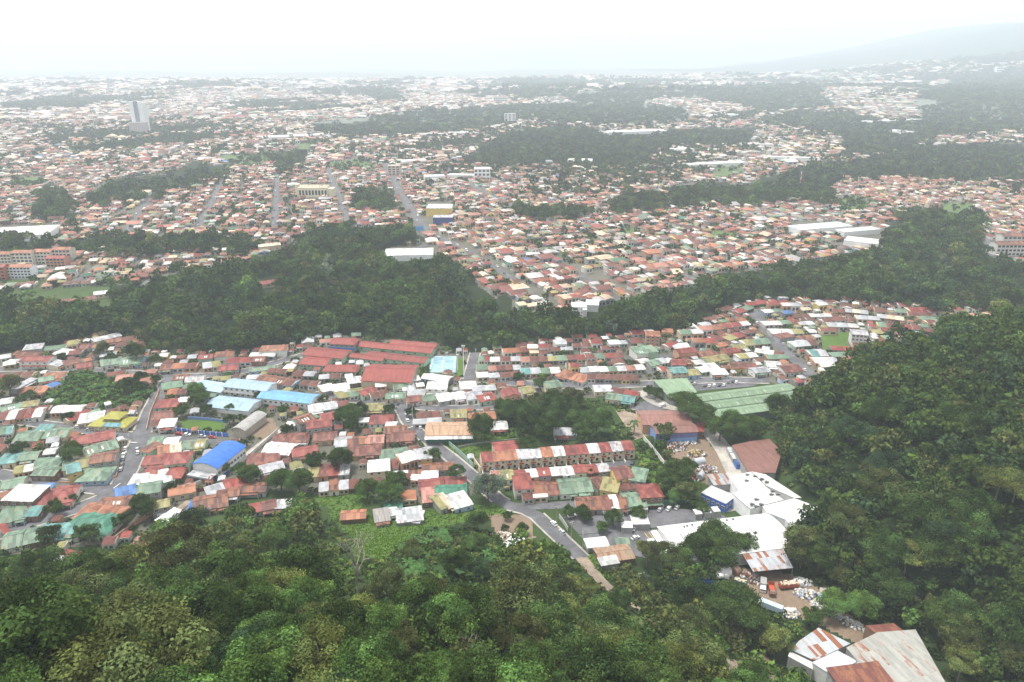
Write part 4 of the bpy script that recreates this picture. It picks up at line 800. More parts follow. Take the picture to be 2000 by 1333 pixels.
wall_line('street_wall', 'low wall along the uphill side of the left street', 'wall', [K('a', *p) for p in ((820, 690), (840, 600), (880, 500), (890, 470))], 1.6, W_['peach'])
# ------------------------------------------------------------------ buildings one can tell apart in the hazy distance
def farb(name, label, cat, x0, x1, ytop, ybase, d, colr, roofk='W', kind='f', wins=0, rows=0, dist=None):
    X0, Y0 = hit(x0, ybase)[:2]; X1, Y1 = hit(x1, ybase)[:2]; z = TT((X0 + X1) / 2, Y0); L = X1 - X0; f = project((X0 + X1) / 2, Y0, z)[2]; h = max(3.0, (ybase - ytop) / FPX * f)
    t = empty(name, ((X0 + X1) / 2, Y0 + d / 2, z), 0.0, label, cat); wm = wall_mat('far_wall_%.2f_%.2f_%.2f' % colr, colr, .12)
    rm = roof_mat(roofk)
    if kind == 'f': MB().box(-L / 2, L / 2, -d / 2, d / 2, -3, h).build('wall', wm, t); MB().box(-L / 2 - .2, L / 2 + .2, -d / 2 - .2, d / 2 + .2, h, h + .5).build('roof', rm, t)
    else: wall_mesh(L, d, h, kind, d * .15).build('wall', wm, t); roof_mesh(L, d, h, kind, d * .15, .8).build('roof', rm, t)
    for r in range(rows):
        b = MB()
        for i in range(wins): x = (i + .5) / wins * L - L / 2; b.box(x - L / wins * .32, x + L / wins * .32, -d / 2 - .25, -d / 2 - .02, h * (r + .25) / rows, h * (r + .75) / rows)
        b.build('window_row', GLASS, t)
    lm(label.split(' with ')[0], 'o', (x0 + x1) / 2, (ytop + ybase) / 2); return t, L, h, d
t, L, h, d = farb('apartment_tower', 'tall pale apartment tower with a dark central glass band', 'tower', 262, 287, 203, 262, 22, (.75, .75, .75))
MB().box(-L * .16, L * .14, -d / 2 - 2.5, -d / 2 - .05, 0, h * 1.03).build('dark_facade', plain('tower_glass', (.22, .25, .29), .3), t); MB().box(L * .28, L / 2 + 2, -d / 2 - 1.2, d / 2, 0, h * .97).build('side_shaft', WHITE, t); MB().box(-L * .6, L * .75, -d / 2 - 14, -d / 2 - 3, 0, h * .38).build('podium', wall_mat('tower_podium', (.45, .40, .38)), t)
farb('office_tower', 'white narrow tower with two stair shafts among the distant trees', 'tower', 985, 1007, 224, 243, 14, (.80, .80, .78), wins=3, rows=5); farb('office_block', 'beige wide block on the far side of the distant wood', 'office', 964, 990, 191, 203, 18, (.66, .64, .60), wins=6, rows=3)
t, L, h, d = farb('church', 'cream church with arcaded side wall in the middle of the grid town', 'church', 584, 640, 368, 386, 22, (.75, .68, .48), 'C', 'g', 9, 1); MB().box(-L / 2 - 6, -L / 2 - .1, -6, 2, -2, h * 1.35).build('bell_tower', wall_mat('church_cream', (.75, .68, .48)), t); MB().box(L / 2 + .1, L / 2 + 9, -9, 6, -2, h * .9).build('side_chapel', MATS['church_cream'], t)
farb('supermarket', 'yellow-walled store with a white roof on the main avenue', 'store', 833, 882, 408, 424, 30, (.62, .47, .14), 'W'); farb('supermarket', 'blue store front below the yellow store on the avenue', 'store', 846, 884, 426, 440, 16, (.05, .08, .26), 'S')
farb('office_block', 'white boxy office block beyond the grid town', 'office', 926, 957, 331, 353, 22, (.75, .77, .78), wins=4, rows=3); farb('water_tower', 'tan tower block at the head of the main avenue', 'tower', 758, 781, 325, 343, 12, (.62, .50, .42), 'C', wins=3, rows=4)
for i, (a, b_, y0, y1) in enumerate([(-8, 24, 497, 521), (27, 66, 494, 520), (69, 103, 492, 517), (105, 141, 488, 515)]): farb('apartment_block', ['cream apartment block with orange roof at the left picture edge', 'off-white apartment block with orange roof, second from the left edge', 'pale apartment block with orange roof, third from the left edge', 'apartment block with orange roof at the right end of the row'][i], 'apartment block', a, b_, y0, y1, 11, (.62, .60, .50), 'O', 'g', 5, 4)
farb('apartment_block', 'white apartment block with blue strips below the orange-roofed row', 'apartment block', 16, 63, 522, 545, 11, (.68, .72, .75), 'O', 'g', 7, 4); farb('apartment_block', 'red brick apartment block at the left edge below the row', 'apartment block', -14, 12, 522, 548, 10, (.38, .14, .09), 'R', 'g', 3, 4); farb('apartment_block', 'reddish apartment block below the right end of the row', 'apartment block', 92, 128, 505, 522, 11, (.46, .24, .17), 'R', 'g', 5, 3)
def flat(name, label, cat, x0, y0, x1, y1, d, h, rk='W', wk=None): return hall(name, label, cat, 'o', x0, y0, x1, y1, d, h, 'g' if rk != 'W' else 'f', d * .05 if rk != 'W' else 0, roof_mat(rk), wk or WHITE, far=True)
flat('shopping_hall', 'white flat hall enclosed by ravine trees', 'hall', 752, 494, 846, 492, 30, 6); flat('warehouse', 'long dazzling white warehouse at the left picture edge', 'warehouse', -30, 456, 105, 449, 55, 7)
flat('warehouse', 'white warehouse row behind the long wall in the right plain', 'warehouse', 1550, 446, 1650, 438, 26, 6); flat('warehouse', 'grey-fronted white warehouse beside the right ravine wood', 'warehouse', 1652, 466, 1756, 478, 26, 7); flat('warehouse', 'small white warehouse between two bigger ones on the right plain', 'warehouse', 1640, 452, 1710, 446, 16, 6)
for k, (x0, y0, x1, y1, d, lab) in enumerate([(828, 344, 868, 343, 40, 'white warehouse in front of the white office block'), (876, 341, 930, 342, 36, 'white warehouse beside the white office block'), (1110, 312, 1157, 313, 60, 'bright warehouse below the distant wood'), (1312, 291, 1350, 290, 60, 'pale factory roof right of the distant wood'), (1340, 321, 1453, 316, 50, 'long pale factory roof on the right plain'),
    (1447, 281, 1506, 281, 70, 'long low white shed on the hazy right plain'), (1736, 254, 1778, 258, 90, 'white gable-like hall on the hazy slope'), (1178, 258, 1300, 254, 90, 'row of white industrial roofs beyond the wood'), (820, 262, 930, 258, 80, 'white industrial roofs left of the wood'), (510, 268, 640, 262, 80, 'white long roof left of the distant crop fields'), (1690, 238, 1790, 232, 80, 'white greenhouse roofs on the right slope'), (1385, 225, 1440, 223, 90, 'white hall among hazy suburbs'), (1680, 180, 1720, 178, 110, 'white hall far out on the hazy right plain'), (20, 222, 100, 216, 120, 'bright halls far out on the hazy left plain'), (1500, 306, 1600, 309, 40, 'white sheds on the right plain below the slope'), (780, 315, 830, 312, 50, 'white hall left of the distant wood')]):
    flat('warehouse', lab, 'warehouse', x0, y0, x1, y1, d * .6, 7)
farb('apartment_block', 'white apartment slabs on the far right slope', 'apartment block', 1945, 1975, 133, 146, 30, (.8, .8, .8), wins=5, rows=3); farb('apartment_block', 'white terrace block on the right picture edge above the ravine', 'apartment block', 1944, 1998, 478, 501, 14, (.66, .64, .60), 'U', 'g', 7, 3); farb('apartment_block', 'pale block behind the terrace block on the right edge', 'apartment block', 1958, 2010, 462, 476, 14, (.66, .64, .60), 'U', 'g', 6, 2)
for lab, a in [('red-roofed house alone in the ravine wood', (1430, 722, 1550, 706, 12, 'R')), ('long rust-roofed shed at the near end of the ravine row', (250, 838, 358, 816, 10, 'U')), ('long rust-roofed shed in the middle of the ravine row', (362, 818, 535, 797, 10, 'r')), ('white-roofed house at the far end of the ravine row', (525, 776, 600, 768, 10, 'W')), ('grey-roofed house at the left edge of the ravine wood', (70, 862, 150, 848, 10, 'S')), ('cream block house above the ravine wood', (1440, 512, 1560, 500, 12, 'C'))]:
    hall('house', lab, 'house', 's', *a[:5], 4.0 if 'block' not in lab else 8, 'g', 1.4, roof_mat(a[5]), W_['cream'], None, 3, 'f')
# red and white lattice mast on the right plain, tall masts beside the court
def mast(label, px, py, hpx, r, mats, name='lighting_mast'):
    x, y = onplane(px, py); f = project(x, y, 0)[2]; h = hpx / FPX * f; e = empty(name, (x, y, 0), 0, label, 'mast'); n = len(mats)
    for i, m in enumerate(mats): MB().tube([(0, 0, h * i / n - (.5 if i == 0 else 0)), (0, 0, h * (i + 1) / n)], [r * (1 - .4 * i / n), r * (1 - .4 * (i + 1) / n)], 8).build('pole_section' if n > 1 else 'pole', m, e)
    return e, h
m1, h1 = mast('tall pale floodlight mast beside the blue sports court', 906, 737, 66, .32, [WHITE]); MB().box(-1.2, 1.2, -.3, .3, h1 - 1.2, h1 + .2).build('lamp_head', plain('lamp_grey', (.5, .5, .5)), m1)
m1, h1 = mast('shorter pale mast left of the tall court mast', 894, 724, 33, .28, [WHITE]); MB().box(-.9, .9, -.3, .3, h1 - .8, h1 + .2).build('lamp_head', MATS['lamp_grey'], m1)
RW = [plain('mast_red', (.55, .10, .07)), WHITE]; mast('red and white radio mast on the right plain', 1562, 366, 30, 1.0, RW * 3, 'radio_mast')
e, hh = mast('blue billboard on a pole beside the main avenue', 820, 468, 26, .4, [W_['grey']], 'billboard'); MB().box(-5, 5, -.4, -.1, hh - 5, hh).build('panel', plain('billboard_blue', (.10, .30, .62)), e)
hx, hy = onplane(873, 697); e = empty('basketball_hoop', (hx, hy, 0), 0, 'white basketball backboard at the far end of the blue court', 'hoop'); MB().tube([(0, 0, -.3), (0, 0, 3.3)], [.09, .08], 6).build('pole', WHITE, e); MB().box(-.9, .9, -.35, -.28, 2.8, 3.9).build('backboard', WHITE, e); lm('blue sports court', 'b', 765, 310)
# utility poles
UP = None
for (c, x, y) in [('a', 532, 350), ('a', 870, 560), ('a', 725, 790), ('a', 640, 1000), ('a', 180, 660), ('b', 590, 640), ('b', 700, 740), ('b', 820, 860), ('b', 500, 580), ('h', 1250, 440), ('h', 1330, 530), ('h', 1395, 590), ('e', 560, 520), ('e', 640, 620), ('e', 770, 740), ('b', 940, 300), ('c', 470, 210), ('c', 560, 660), ('a', 260, 335), ('b', 1180, 535)]:
    X, Y, Z = hit(*K(c, x, y))
    if UP is None:
        UP = empty('utility_pole', (X, Y, max(Z, 0))); MB().tube([(0, 0, -.5), (0, 0, 9.5)], [.17, .11], 6).build('pole', CONC, UP); MB().box(-1.1, 1.1, -.07, .07, 8.7, 8.85).build('cross_arm', CONC, UP); MB().tube([(.35, 0, 7.2), (.35, 0, 8.1)], [.25, .25], 8).build('transformer', MATS['lamp_grey'], UP); o = UP
    else:
        o = UP.copy(); col.objects.link(o); o.location = (X, Y, max(Z, 0)); o.rotation_euler = (0, 0, R.uniform(0, 3))
        for ch in UP.children: q = ch.copy(); col.objects.link(q); q.parent = o
    THINGS.append(dict(o=o, kind='utility_pole', colour='grey concrete', look=' utility pole', px=K(c, x, y), group='utility poles along the streets', cat='utility pole'))
# ------------------------------------------------------------------ cars: one of each kind is built, the rest are copies
PAINT = tinted('car_paint', .3); TYRE = plain('tyre_rubber', (.02, .02, .02), .9)
def car_proto(van=False):
    e = empty('van' if van else 'car', (0, 0, 0)); L, Wd = (2.6, .95) if van else (2.1, .86)
    def hullm(sec, m, nm):
        b = MB(); n = len(sec); v = []
        for x, z0, z1, w in sec: v += [(x, -w, z0), (x, w, z0), (x, w * .92, z1), (x, -w * .92, z1)]
        f = [(3, 2, 1, 0), (4 * n - 4, 4 * n - 3, 4 * n - 2, 4 * n - 1)]
        for i in range(n - 1):
            for k in range(4): f.append((4 * i + k, 4 * i + (k + 1) % 4, 4 * i + 4 + (k + 1) % 4, 4 * i + 4 + k))
        b.add(v, f); return b.build(nm, m, e)
    hullm([(-L, .38, .72, Wd * .9), (-L * .95, .28, .92, Wd), (L * .55, .28, .95, Wd), (L * .95, .28, .75, Wd * .97), (L, .36, .62, Wd * .86)], PAINT, 'body')
    if van: hullm([(-L * .97, .90, 1.95, Wd * .97), (-L * .9, .90, 2.05, Wd * .97), (L * .38, .90, 2.05, Wd * .97), (L * .66, .90, 1.1, Wd * .95)], PAINT, 'cabin'); hullm([(L * .40, 1.25, 1.98, Wd * .985), (L * .62, 1.15, 1.35, Wd * .97)], GLASS, 'windows')
    else: hullm([(-L * .88, .88, .98, Wd * .9), (-L * .62, .88, 1.42, Wd * .86), (L * .12, .88, 1.44, Wd * .86), (L * .5, .88, .98, Wd * .92)], GLASS, 'windows'); hullm([(-L * .60, 1.40, 1.47, Wd * .85), (L * .10, 1.40, 1.49, Wd * .85)], PAINT, 'roof_panel')
    for sx in (-.62, .62):
        for sy in (-1, 1): MB().tube([(sx * L, sy * (Wd - .2), .32), (sx * L, sy * (Wd + .02), .32)], [.32, .32], 10).build('wheel', TYRE, e)
    for sy in (-.55, .55): MB().box(L * .985, L * 1.004, sy - .16, sy + .16, .55, .68).build('headlight', FRAME, e)
    return e
CARP, VANP = car_proto(), car_proto(True); used_ = set()
def place_car(px, py, rz, c, van=False, where=''):
    src = VANP if van else CARP; X, Y, Z = hit(px, py); z = max(Z, 0) + .13
    if van not in used_: o = src; used_.add(van); kids = list(src.children)
    else:
        o = src.copy(); col.objects.link(o); kids = []
        for ch in src.children: q = ch.copy(); col.objects.link(q); q.parent = o; kids.append(q)
    o.location = (X, Y, z); o.rotation_euler = (0, 0, rz)
    for k in kids: k.color = {'w': (.78, .78, .78, 1), 's': (.42, .43, .45, 1), 'd': (.05, .05, .06, 1), 'r': (.38, .03, .03, 1), 'b': (.06, .12, .32, 1), 'g': (.18, .19, .20, 1)}[c]
    THINGS.append(dict(o=o, kind='van' if van else 'car', colour={'w': 'white', 's': 'silver', 'd': 'black', 'r': 'red', 'b': 'blue', 'g': 'grey'}[c], look=' van' if van else ' car', px=(px, py), group='parked vans' if van else 'parked and driving cars', cat='van' if van else 'car'))
def along(p, q):
    a, b = np.array(hit(*p)[:2]), np.array(hit(*q)[:2]); d = b - a; return math.atan2(d[1], d[0])
rmain = along((1112, 1068), (1078, 1036)); lft = along((258, 905), (300, 790)); lft2 = along((228, 962), (258, 905)); e9 = along((1540, 695), (1485, 630))
for px, py, rz, c, vn in [(1082, 1025, rmain, 'w', 0), (1098, 1042, rmain, 's', 0), (1238, 1034, 1.2, 'w', 0), (1241, 1053, .5, 'w', 0), (1275, 1062, .25, 'w', 1), (1289, 998, 1.0, 's', 0), (1306, 996, 1.0, 'w', 0), (1322, 994, 1.0, 'w', 0), (1117, 1010, .3, 'w', 0)]: place_car(px, py, rz, c, bool(vn))
for x, y, c in [(703, 795, 'w'), (692, 830, 'w'), (688, 852, 's'), (682, 885, 'g'), (676, 910, 's'), (768, 800, 's'), (772, 818, 'w')]: place_car(*K('a', x, y), lft, c)
for x, y, rz, c in [(435, 676, .1, 'w'), (500, 692, .05, 's'), (562, 670, .1, 'w'), (748, 603, .2, 's'), (952, 707, 0, 'd'), (1000, 714, -.1, 'r'), (1045, 719, -.1, 'w'), (1130, 728, -.1, 's'), (1185, 734, -.1, 'r'), (228, 965, -.05, 'w'), (1132, 1022, .6, 'r'), (1028, 1032, .6, 'r'), (760, 975, .9, 'd')]: place_car(*K('a', x, y), rz, c)
for x, y, c in [(715, 137, 'd'), (733, 147, 's'), (790, 158, 'd'), (815, 160, 'w'), (842, 157, 'w'), (870, 156, 'd'), (896, 155, 'w'), (920, 138, 'g'), (945, 134, 'd'), (965, 140, 'w')]: place_car(*K('c', x, y), 1.2, c)
place_car(*K('c', 555, 272), .6, 'w', True)
for x, y, c in [(510, 520, 'w'), (735, 705, 'd'), (775, 785, 'w'), (655, 640, 's'), (692, 668, 'd'), (800, 752, 'w'), (598, 590, 'r')]: place_car(*K('e', x, y), e9, c)
for x, y, c in [(245, 450, 'w'), (292, 448, 's'), (630, 418, 'd'), (705, 412, 'd'), (530, 748, 'w'), (1800, 380, 'd')]: place_car(920 + x * .175, 840 + y * .175, 1.2, c)
for x, y, c in [(552, 610, 's'), (630, 680, 'w'), (505, 545, 'd'), (560, 640, 'w')]: place_car(*K('b', x, y), along((800, 832), (782, 796)), c)
for li, n in ((0, 9), (1, 9), (2, 6), (3, 5), (4, 5), (5, 3)):
    ln, wd = MID_XY[li]
    for q in range(n):
        t = (q + R.uniform(.1, .9)) / n * (len(ln) - 1); i = int(t); a, b_ = np.array(ln[i]), np.array(ln[i + 1]); p = a + (b_ - a) * (t - i); d = (b_ - a) / np.linalg.norm(b_ - a); p = p + np.array([-d[1], d[0]]) * R.choice((-1, 1)) * wd * .2
        u, v_, _ = project(p[0], p[1], .3); place_car(float(u), float(v_), math.atan2(d[1], d[0]), R.choice('wwwsgdr'), q % 4 == 3)
# ------------------------------------------------------------------ trucks and the scrap yard
def truck(label, c, x, y, rz, cabc, bodyc, L=6.5, open_=True, load=None, tank=False):
    X, Y, Z = hit(*K(c, x, y)); e = empty('truck', (X, Y, max(Z, 0)), rz, label, 'truck')
    b = MB(); b.box(-L / 2, L / 2, -.5, .5, .6, .9); b.build('chassis', TYRE, e)
    if cabc: MB().box(L / 2 + .05, L / 2 + 1.9, -1.15, 1.15, .5, 2.1).add([(L / 2 + .05, -1.15, 2.1), (L / 2 + 1.7, -1.05, 2.1), (L / 2 + 1.7, 1.05, 2.1), (L / 2 + .05, 1.15, 2.1), (L / 2 + .1, -1.0, 2.7), (L / 2 + 1.3, -.95, 2.75), (L / 2 + 1.3, .95, 2.75), (L / 2 + .1, 1.0, 2.7)], [(4, 5, 6, 7), (0, 1, 5, 4), (1, 2, 6, 5), (2, 3, 7, 6), (3, 0, 4, 7)]).build('cab', plain('cab_%s' % cabc[0], cabc[1]), e); MB().box(L / 2 + 1.9, L / 2 + 1.93, -1.0, 1.0, 1.5, 2.05).build('windscreen', GLASS, e)
    b = MB()
    if tank: b.tube([(-L / 2, 0, 2), (-L / 2 + .3, 0, 2), (L / 2 - .5, 0, 2), (L / 2 - .2, 0, 2)], [.7, 1.15, 1.15, .7], 12)
    elif open_:
        b.box(-L / 2, L / 2 - .1, -1.2, 1.2, .95, 1.1)
        for y0, y1 in ((-1.25, -1.15), (1.15, 1.25)): b.box(-L / 2, L / 2 - .1, y0, y1, 1.1, 2.6)
        b.box(-L / 2 - .05, -L / 2 + .05, -1.15, 1.15, 1.1, 2.6); b.box(L / 2 - .2, L / 2 - .1, -1.15, 1.15, 1.1, 2.6)
    else: b.box(-L / 2, L / 2 - .1, -1.2, 1.2, .95, 3.3)
    b.build('tank' if tank else 'cargo_body', plain('body_%s' % bodyc[0], bodyc[1], .6, 0, .3, .3), e)
    if load:
        b = MB()
        for i in range(60): xx, yy = R.uniform(-L / 2 + .4, L / 2 - .5), R.uniform(-1, 1); s = R.uniform(.2, .45); b.box(xx - s, xx + s, yy - s, yy + s, 2.0, 2.5 + R.uniform(0, .6))
        b.build('load', plain('load_pale', (.55, .48, .38), .8, 0, .2, .5, 3), e)
    for sx in (-.36, -.18, .62):
        for sy in (-1, 1): MB().tube([(sx * L, sy * .85, .5), (sx * L, sy * 1.22, .5)], [.5, .5], 10).build('wheel', TYRE, e)
    return e
RED, WH, BR, BL = ('red', (.42, .10, .05)), ('white', (.72, .72, .72)), ('brown', (.22, .13, .10)), ('blue', (.06, .16, .45))
truck('long orange-red open truck heaped with pale scrap', 'f', 685, 805, .15, WH, RED, 8.0, True, True); truck('white-cabbed small truck next to the brown one', 'f', 542, 800, -1.9, WH, ('grey', (.3, .3, .3)), 4.5, False); truck('brown truck facing out of the scrap yard', 'f', 590, 822, -1.8, BR, RED, 5.0)
truck('white tanker truck with a round white tank behind the trees', 'f', 290, 760, .2, WH, ('white', (.72, .72, .72)), 5.0, False, None, True); truck('blue-sided flatbed with a yellow stripe', 'f', 200, 790, .1, None, BL, 9.0, True); truck('white truck half hidden by trees at the left end of the scrap yard', 'f', 60, 760, 2.9, WH, BL, 6.0, False)
truck('long pale blue trailer parked under the trees', 'f', 588, 930, -.6, None, ('pale_blue', (.40, .52, .62)), 8.5, False)
def tank(label, c, x, y, r, L, rz, m, up=False):
    X, Y, Z = hit(*K(c, x, y)); e = empty('storage_tank', (X, Y, max(Z, 0)), rz, label, 'tank')
    pts = [(0, 0, 0), (0, 0, L), (0, 0, L + .3)] if up else [(-L / 2, 0, r), (-L / 2 + .15, 0, r), (L / 2 - .15, 0, r), (L / 2, 0, r)]
    MB().tube(pts, [r, r, r * .6] if up else [r * .85, r, r, r * .85], 16).build('tank_shell', m, e)
    b = MB(); b.box(-L * .3, -L * .3 + .25, -r * .7, r * .7, -.4, r * .5); b.box(L * .3, L * .3 + .25, -r * .7, r * .7, -.4, r * .5)
    b.build('tank_saddle', CONC, e); return e
tank('grey round tank lying beside the white cylinder', 'f', 268, 735, 2.6, 4, 1.2, plain('tank_grey', (.38, .38, .34))); tank('white cylinder tank in the scrap yard', 'f', 328, 738, 2.2, 4.6, .1, WHITE); tank('rusty brown tank right of the white cylinder', 'f', 388, 735, 2.1, 3, .6, plain('tank_rust', (.22, .13, .09)))
tank('silver tank lying in the warehouse yard', 'c', 755, 600, 2.2, 6, .3, plain('tank_silver', (.45, .47, .52), .4, .3)); tank('grey dome tank at the end of the warehouse yard', 'c', 765, 675, 1.8, 4, 1.0, MATS['tank_silver'])
def skip(label, c, x, y, w, d, h, rz, m):
    X, Y, Z = hit(*K(c, x, y)); e = empty('skip_container', (X, Y, max(Z, 0)), rz, label, 'container'); b = MB()
    b.box(-w / 2, w / 2, -d / 2, d / 2, 0, .2)
    for q in ((-w / 2, w / 2, -d / 2, -d / 2 + .12), (-w / 2, w / 2, d / 2 - .12, d / 2), (-w / 2, -w / 2 + .12, -d / 2 + .12, d / 2 - .12), (w / 2 - .12, w / 2, -d / 2 + .12, d / 2 - .12)): b.box(*q, .2, h)
    for i in range(5): b.box(-w / 2 + (i + .5) * w / 5 - .06, -w / 2 + (i + .5) * w / 5 + .06, -d / 2 - .08, -d / 2, .1, h)
    b.build('container_body', m, e); b = MB()
    for i in range(30): xx, yy, s = R.uniform(-w * .4, w * .4), R.uniform(-d * .35, d * .35), R.uniform(.15, .4); b.box(xx - s, xx + s, yy - s, yy + s, h * .5, h * .8 + R.uniform(0, .4))
    b.build('contents', plain('load_pale', (.55, .48, .38)), e)
skip('white open container at the yard edge below the tanks', 'f', 318, 830, 5, 3, 2.2, .05, plain('container_white', (.62, .60, .54))); skip('cream container beside the rubbish heap', 'f', 895, 840, 4.6, 2.6, 2.0, -.2, MATS['container_white']); skip('dark green skip near the tanks', 'f', 415, 775, 5.5, 2.6, 1.4, -.5, plain('container_green', (.07, .15, .09)))
skip('orange skip with scrap left of the grey tank', 'f', 215, 712, 3, 2.2, 2.4, .4, plain('container_orange', (.5, .13, .05))); skip('purple-blue container in the tree shade', 'f', 110, 760, 7, 2.6, 2.4, .05, plain('container_purple', (.07, .06, .22)))
def heap(label, c, x, y, rx, ry, n, palette, seed, rz=0.0):
    r = random.Random(seed); X, Y, Z = hit(*K(c, x, y)); z = max(Z, 0); b = MB(); mats = [plain('scrap_%d_%d_%d' % tuple(int(q * 100) for q in p), p, .8) for p in palette]
    for i in range(n):
        a, q = r.uniform(0, 2 * pi), math.sqrt(r.random()); xx, yy = rx * q * cos(a), ry * q * sin(a); zz = (1 - q * q) * min(rx, ry) * .45; s = r.uniform(.2, .75)
        R3 = np.linalg.qr(np.array([[r.gauss(0, 1) for _ in range(3)] for _ in range(3)]))[0] * np.array([s, s * r.uniform(.4, 1), s * r.uniform(.25, .9)])[None, :]
        cs = np.array([(sx, sy, sz) for sz in (-.5, .5) for sx, sy in ((-.5, -.5), (.5, -.5), (.5, .5), (-.5, .5))]) @ R3.T * 1.6 + (xx, yy, zz + .2)
        b.add(cs, [(0, 3, 2, 1), (4, 5, 6, 7), (0, 1, 5, 4), (1, 2, 6, 5), (2, 3, 7, 6), (3, 0, 4, 7)], r.randrange(len(mats)))
    o = b.build('scrap_heap', mats, None, (X, Y, z), rz); tag(o, label, 'scrap heap'); return o
PALE = [(.72, .72, .70), (.55, .55, .55), (.38, .36, .33), (.6, .55, .45), (.25, .3, .4)]; DARK = [(.12, .09, .08), (.25, .13, .09), (.3, .3, .3), (.5, .48, .45), (.35, .12, .08)]; YEL = [(.55, .40, .05), (.1, .1, .1), (.4, .38, .33), (.5, .5, .48), (.3, .2, .14)]
heap('heap of white sacks and rubbish beside the cream container', 'f', 795, 850, 6, 3.5, 170, PALE, 1, -.4); heap('long heap of pale rubbish sacks beside the dirt track', 'f', 1035, 1005, 8, 2.2, 190, PALE, 2, -.75); heap('dark tangle of scrap metal below the open shed', 'f', 460, 755, 7, 4, 160, DARK, 3, -.3)
heap('pale rubbish around the end of the blue trailer', 'f', 690, 950, 4, 3, 90, PALE, 4); heap('grey scrap heap where the dirt track leaves the yard', 'f', 870, 915, 4, 2.5, 100, PALE, 5, -.5); heap('pale scrap behind the long orange-red truck', 'f', 760, 775, 4, 2.5, 70, PALE, 6); heap('small white rubbish at the head of the blue trailer', 'f', 545, 890, 3, 1.5, 50, PALE, 7)
heap('yellow and black machinery scrap in the warehouse yard', 'c', 745, 540, 6, 4, 120, YEL, 8); heap('mixed scrap piled along the concrete wall', 'c', 620, 500, 8, 5, 150, DARK + PALE[:2], 9, .2); heap('heap of timber and metal near the silver tank', 'c', 800, 625, 6, 4, 130, PALE + DARK[:2], 10); heap('pale machine parts near the blue-walled warehouse', 'c', 690, 478, 6, 2.5, 90, PALE, 11); heap('wreckage with red parts at the yard end', 'c', 735, 670, 4, 3, 80, DARK + [(.5, .1, .08)], 12)
heap('broken concrete on the bare slope above the white hut', 'h', 940, 520, 6, 3, 90, [(.5, .45, .38), (.4, .33, .26), (.6, .55, .5)], 13); lm('scrap yard', 'f', 640, 850)
# ------------------------------------------------------------------ foliage: crowns built of many leaf-sized faces
def leaf_quads(c, n, size, rng, droop=.0):
    """c (m,3) centres, n (m,3) facing directions -> quads (m*4,3)"""
    m = len(c); r = rng.normal(size=(m, 3)); a = np.cross(n, r); a /= np.linalg.norm(a, axis=1)[:, None] + 1e-9; b = np.cross(n, a)
    s = size * rng.uniform(.6, 1.4, (m, 1)); e = rng.uniform(.5, .95, (m, 1))
    v = np.stack([c - a * s, c - b * s * e * .8, c + a * s, c + b * s * e], 1) ; v[:, :, 2] -= 0
    return v.reshape(-1, 3)
def crown(seed, R_, Ht, style='round', nclump=40, per=90, leaf=.42, gap=.0):
    """crown of radius R_, height Ht above z=0 (its lower rim); returns verts, quads, per-face tone"""
    rng = np.random.default_rng(seed); V, C = [], []
    gold = pi * (3 - 5 ** .5); skew = rng.normal(size=3) * .18
    for i in range(nclump):
        t = (i + rng.uniform(0, 1)) / nclump
        if style == 'flat': zz = .35 + .65 * t; rr = math.sqrt(max(0, 1 - ((zz - .35) / .8) ** 2)); rad = rng.uniform(.75, 1.0)
        elif style == 'tall': zz = -.9 + 1.85 * t; rr = math.sqrt(max(.02, 1 - zz * zz)) ; rad = rng.uniform(.7, 1.0)
        else: zz = -.35 + 1.33 * t; rr = math.sqrt(max(.02, 1 - zz * zz)); rad = rng.uniform(.68, 1.0)
        a = i * gold + rng.uniform(-.5, .5)
        lob = 1 + .22 * sin(2 * a + seed) + .14 * sin(3 * a + 1.7 * seed)
        ctr = np.array([rr * cos(a) * R_ * rad * lob * .82, rr * sin(a) * R_ * rad * lob * .82, (zz * .5 + .5) * Ht * .82 * (1 + skew[0] * cos(a) + rng.normal() * .05)])
        cr = R_ * rng.uniform(.20, .36) * (1.0 if style != 'flat' else 1.05); m = int(per * (cr / (R_ * .28)) ** 2)
        if gap and rng.random() < gap: continue
        d = rng.normal(size=(m, 3)); d[:, 2] = d[:, 2] * .8 + .35; d /= np.linalg.norm(d, axis=1)[:, None]
        sh = rng.uniform(.72, 1.05, (m, 1)); flat_ = .75 if style != 'flat' else .5
        sh = np.where(rng.random((m, 1)) < .14, sh * 1.28, sh); p = ctr + d * cr * sh * np.array([rng.uniform(.75, 1.4), rng.uniform(.75, 1.4), flat_ * rng.uniform(.7, 1.25)]) * (1 + .15 * rng.normal(size=(m, 1)) * .6)
        n = d + rng.normal(size=(m, 3)) * .55 + np.array([0, 0, .25]); n /= np.linalg.norm(n, axis=1)[:, None]
        V.append(leaf_quads(p, n, leaf, rng)); tone = rng.uniform(.48, 1.6); warm = rng.uniform(-.12, .12)
        ct = np.full((m, 3), tone) * np.array([1 + warm, 1, 1 - warm]) * rng.uniform(.78, 1.22, (m, 1)); C.append(ct)
    V = np.concatenate(V); C = np.concatenate(C); return V, np.arange(len(V)).reshape(-1, 4), C
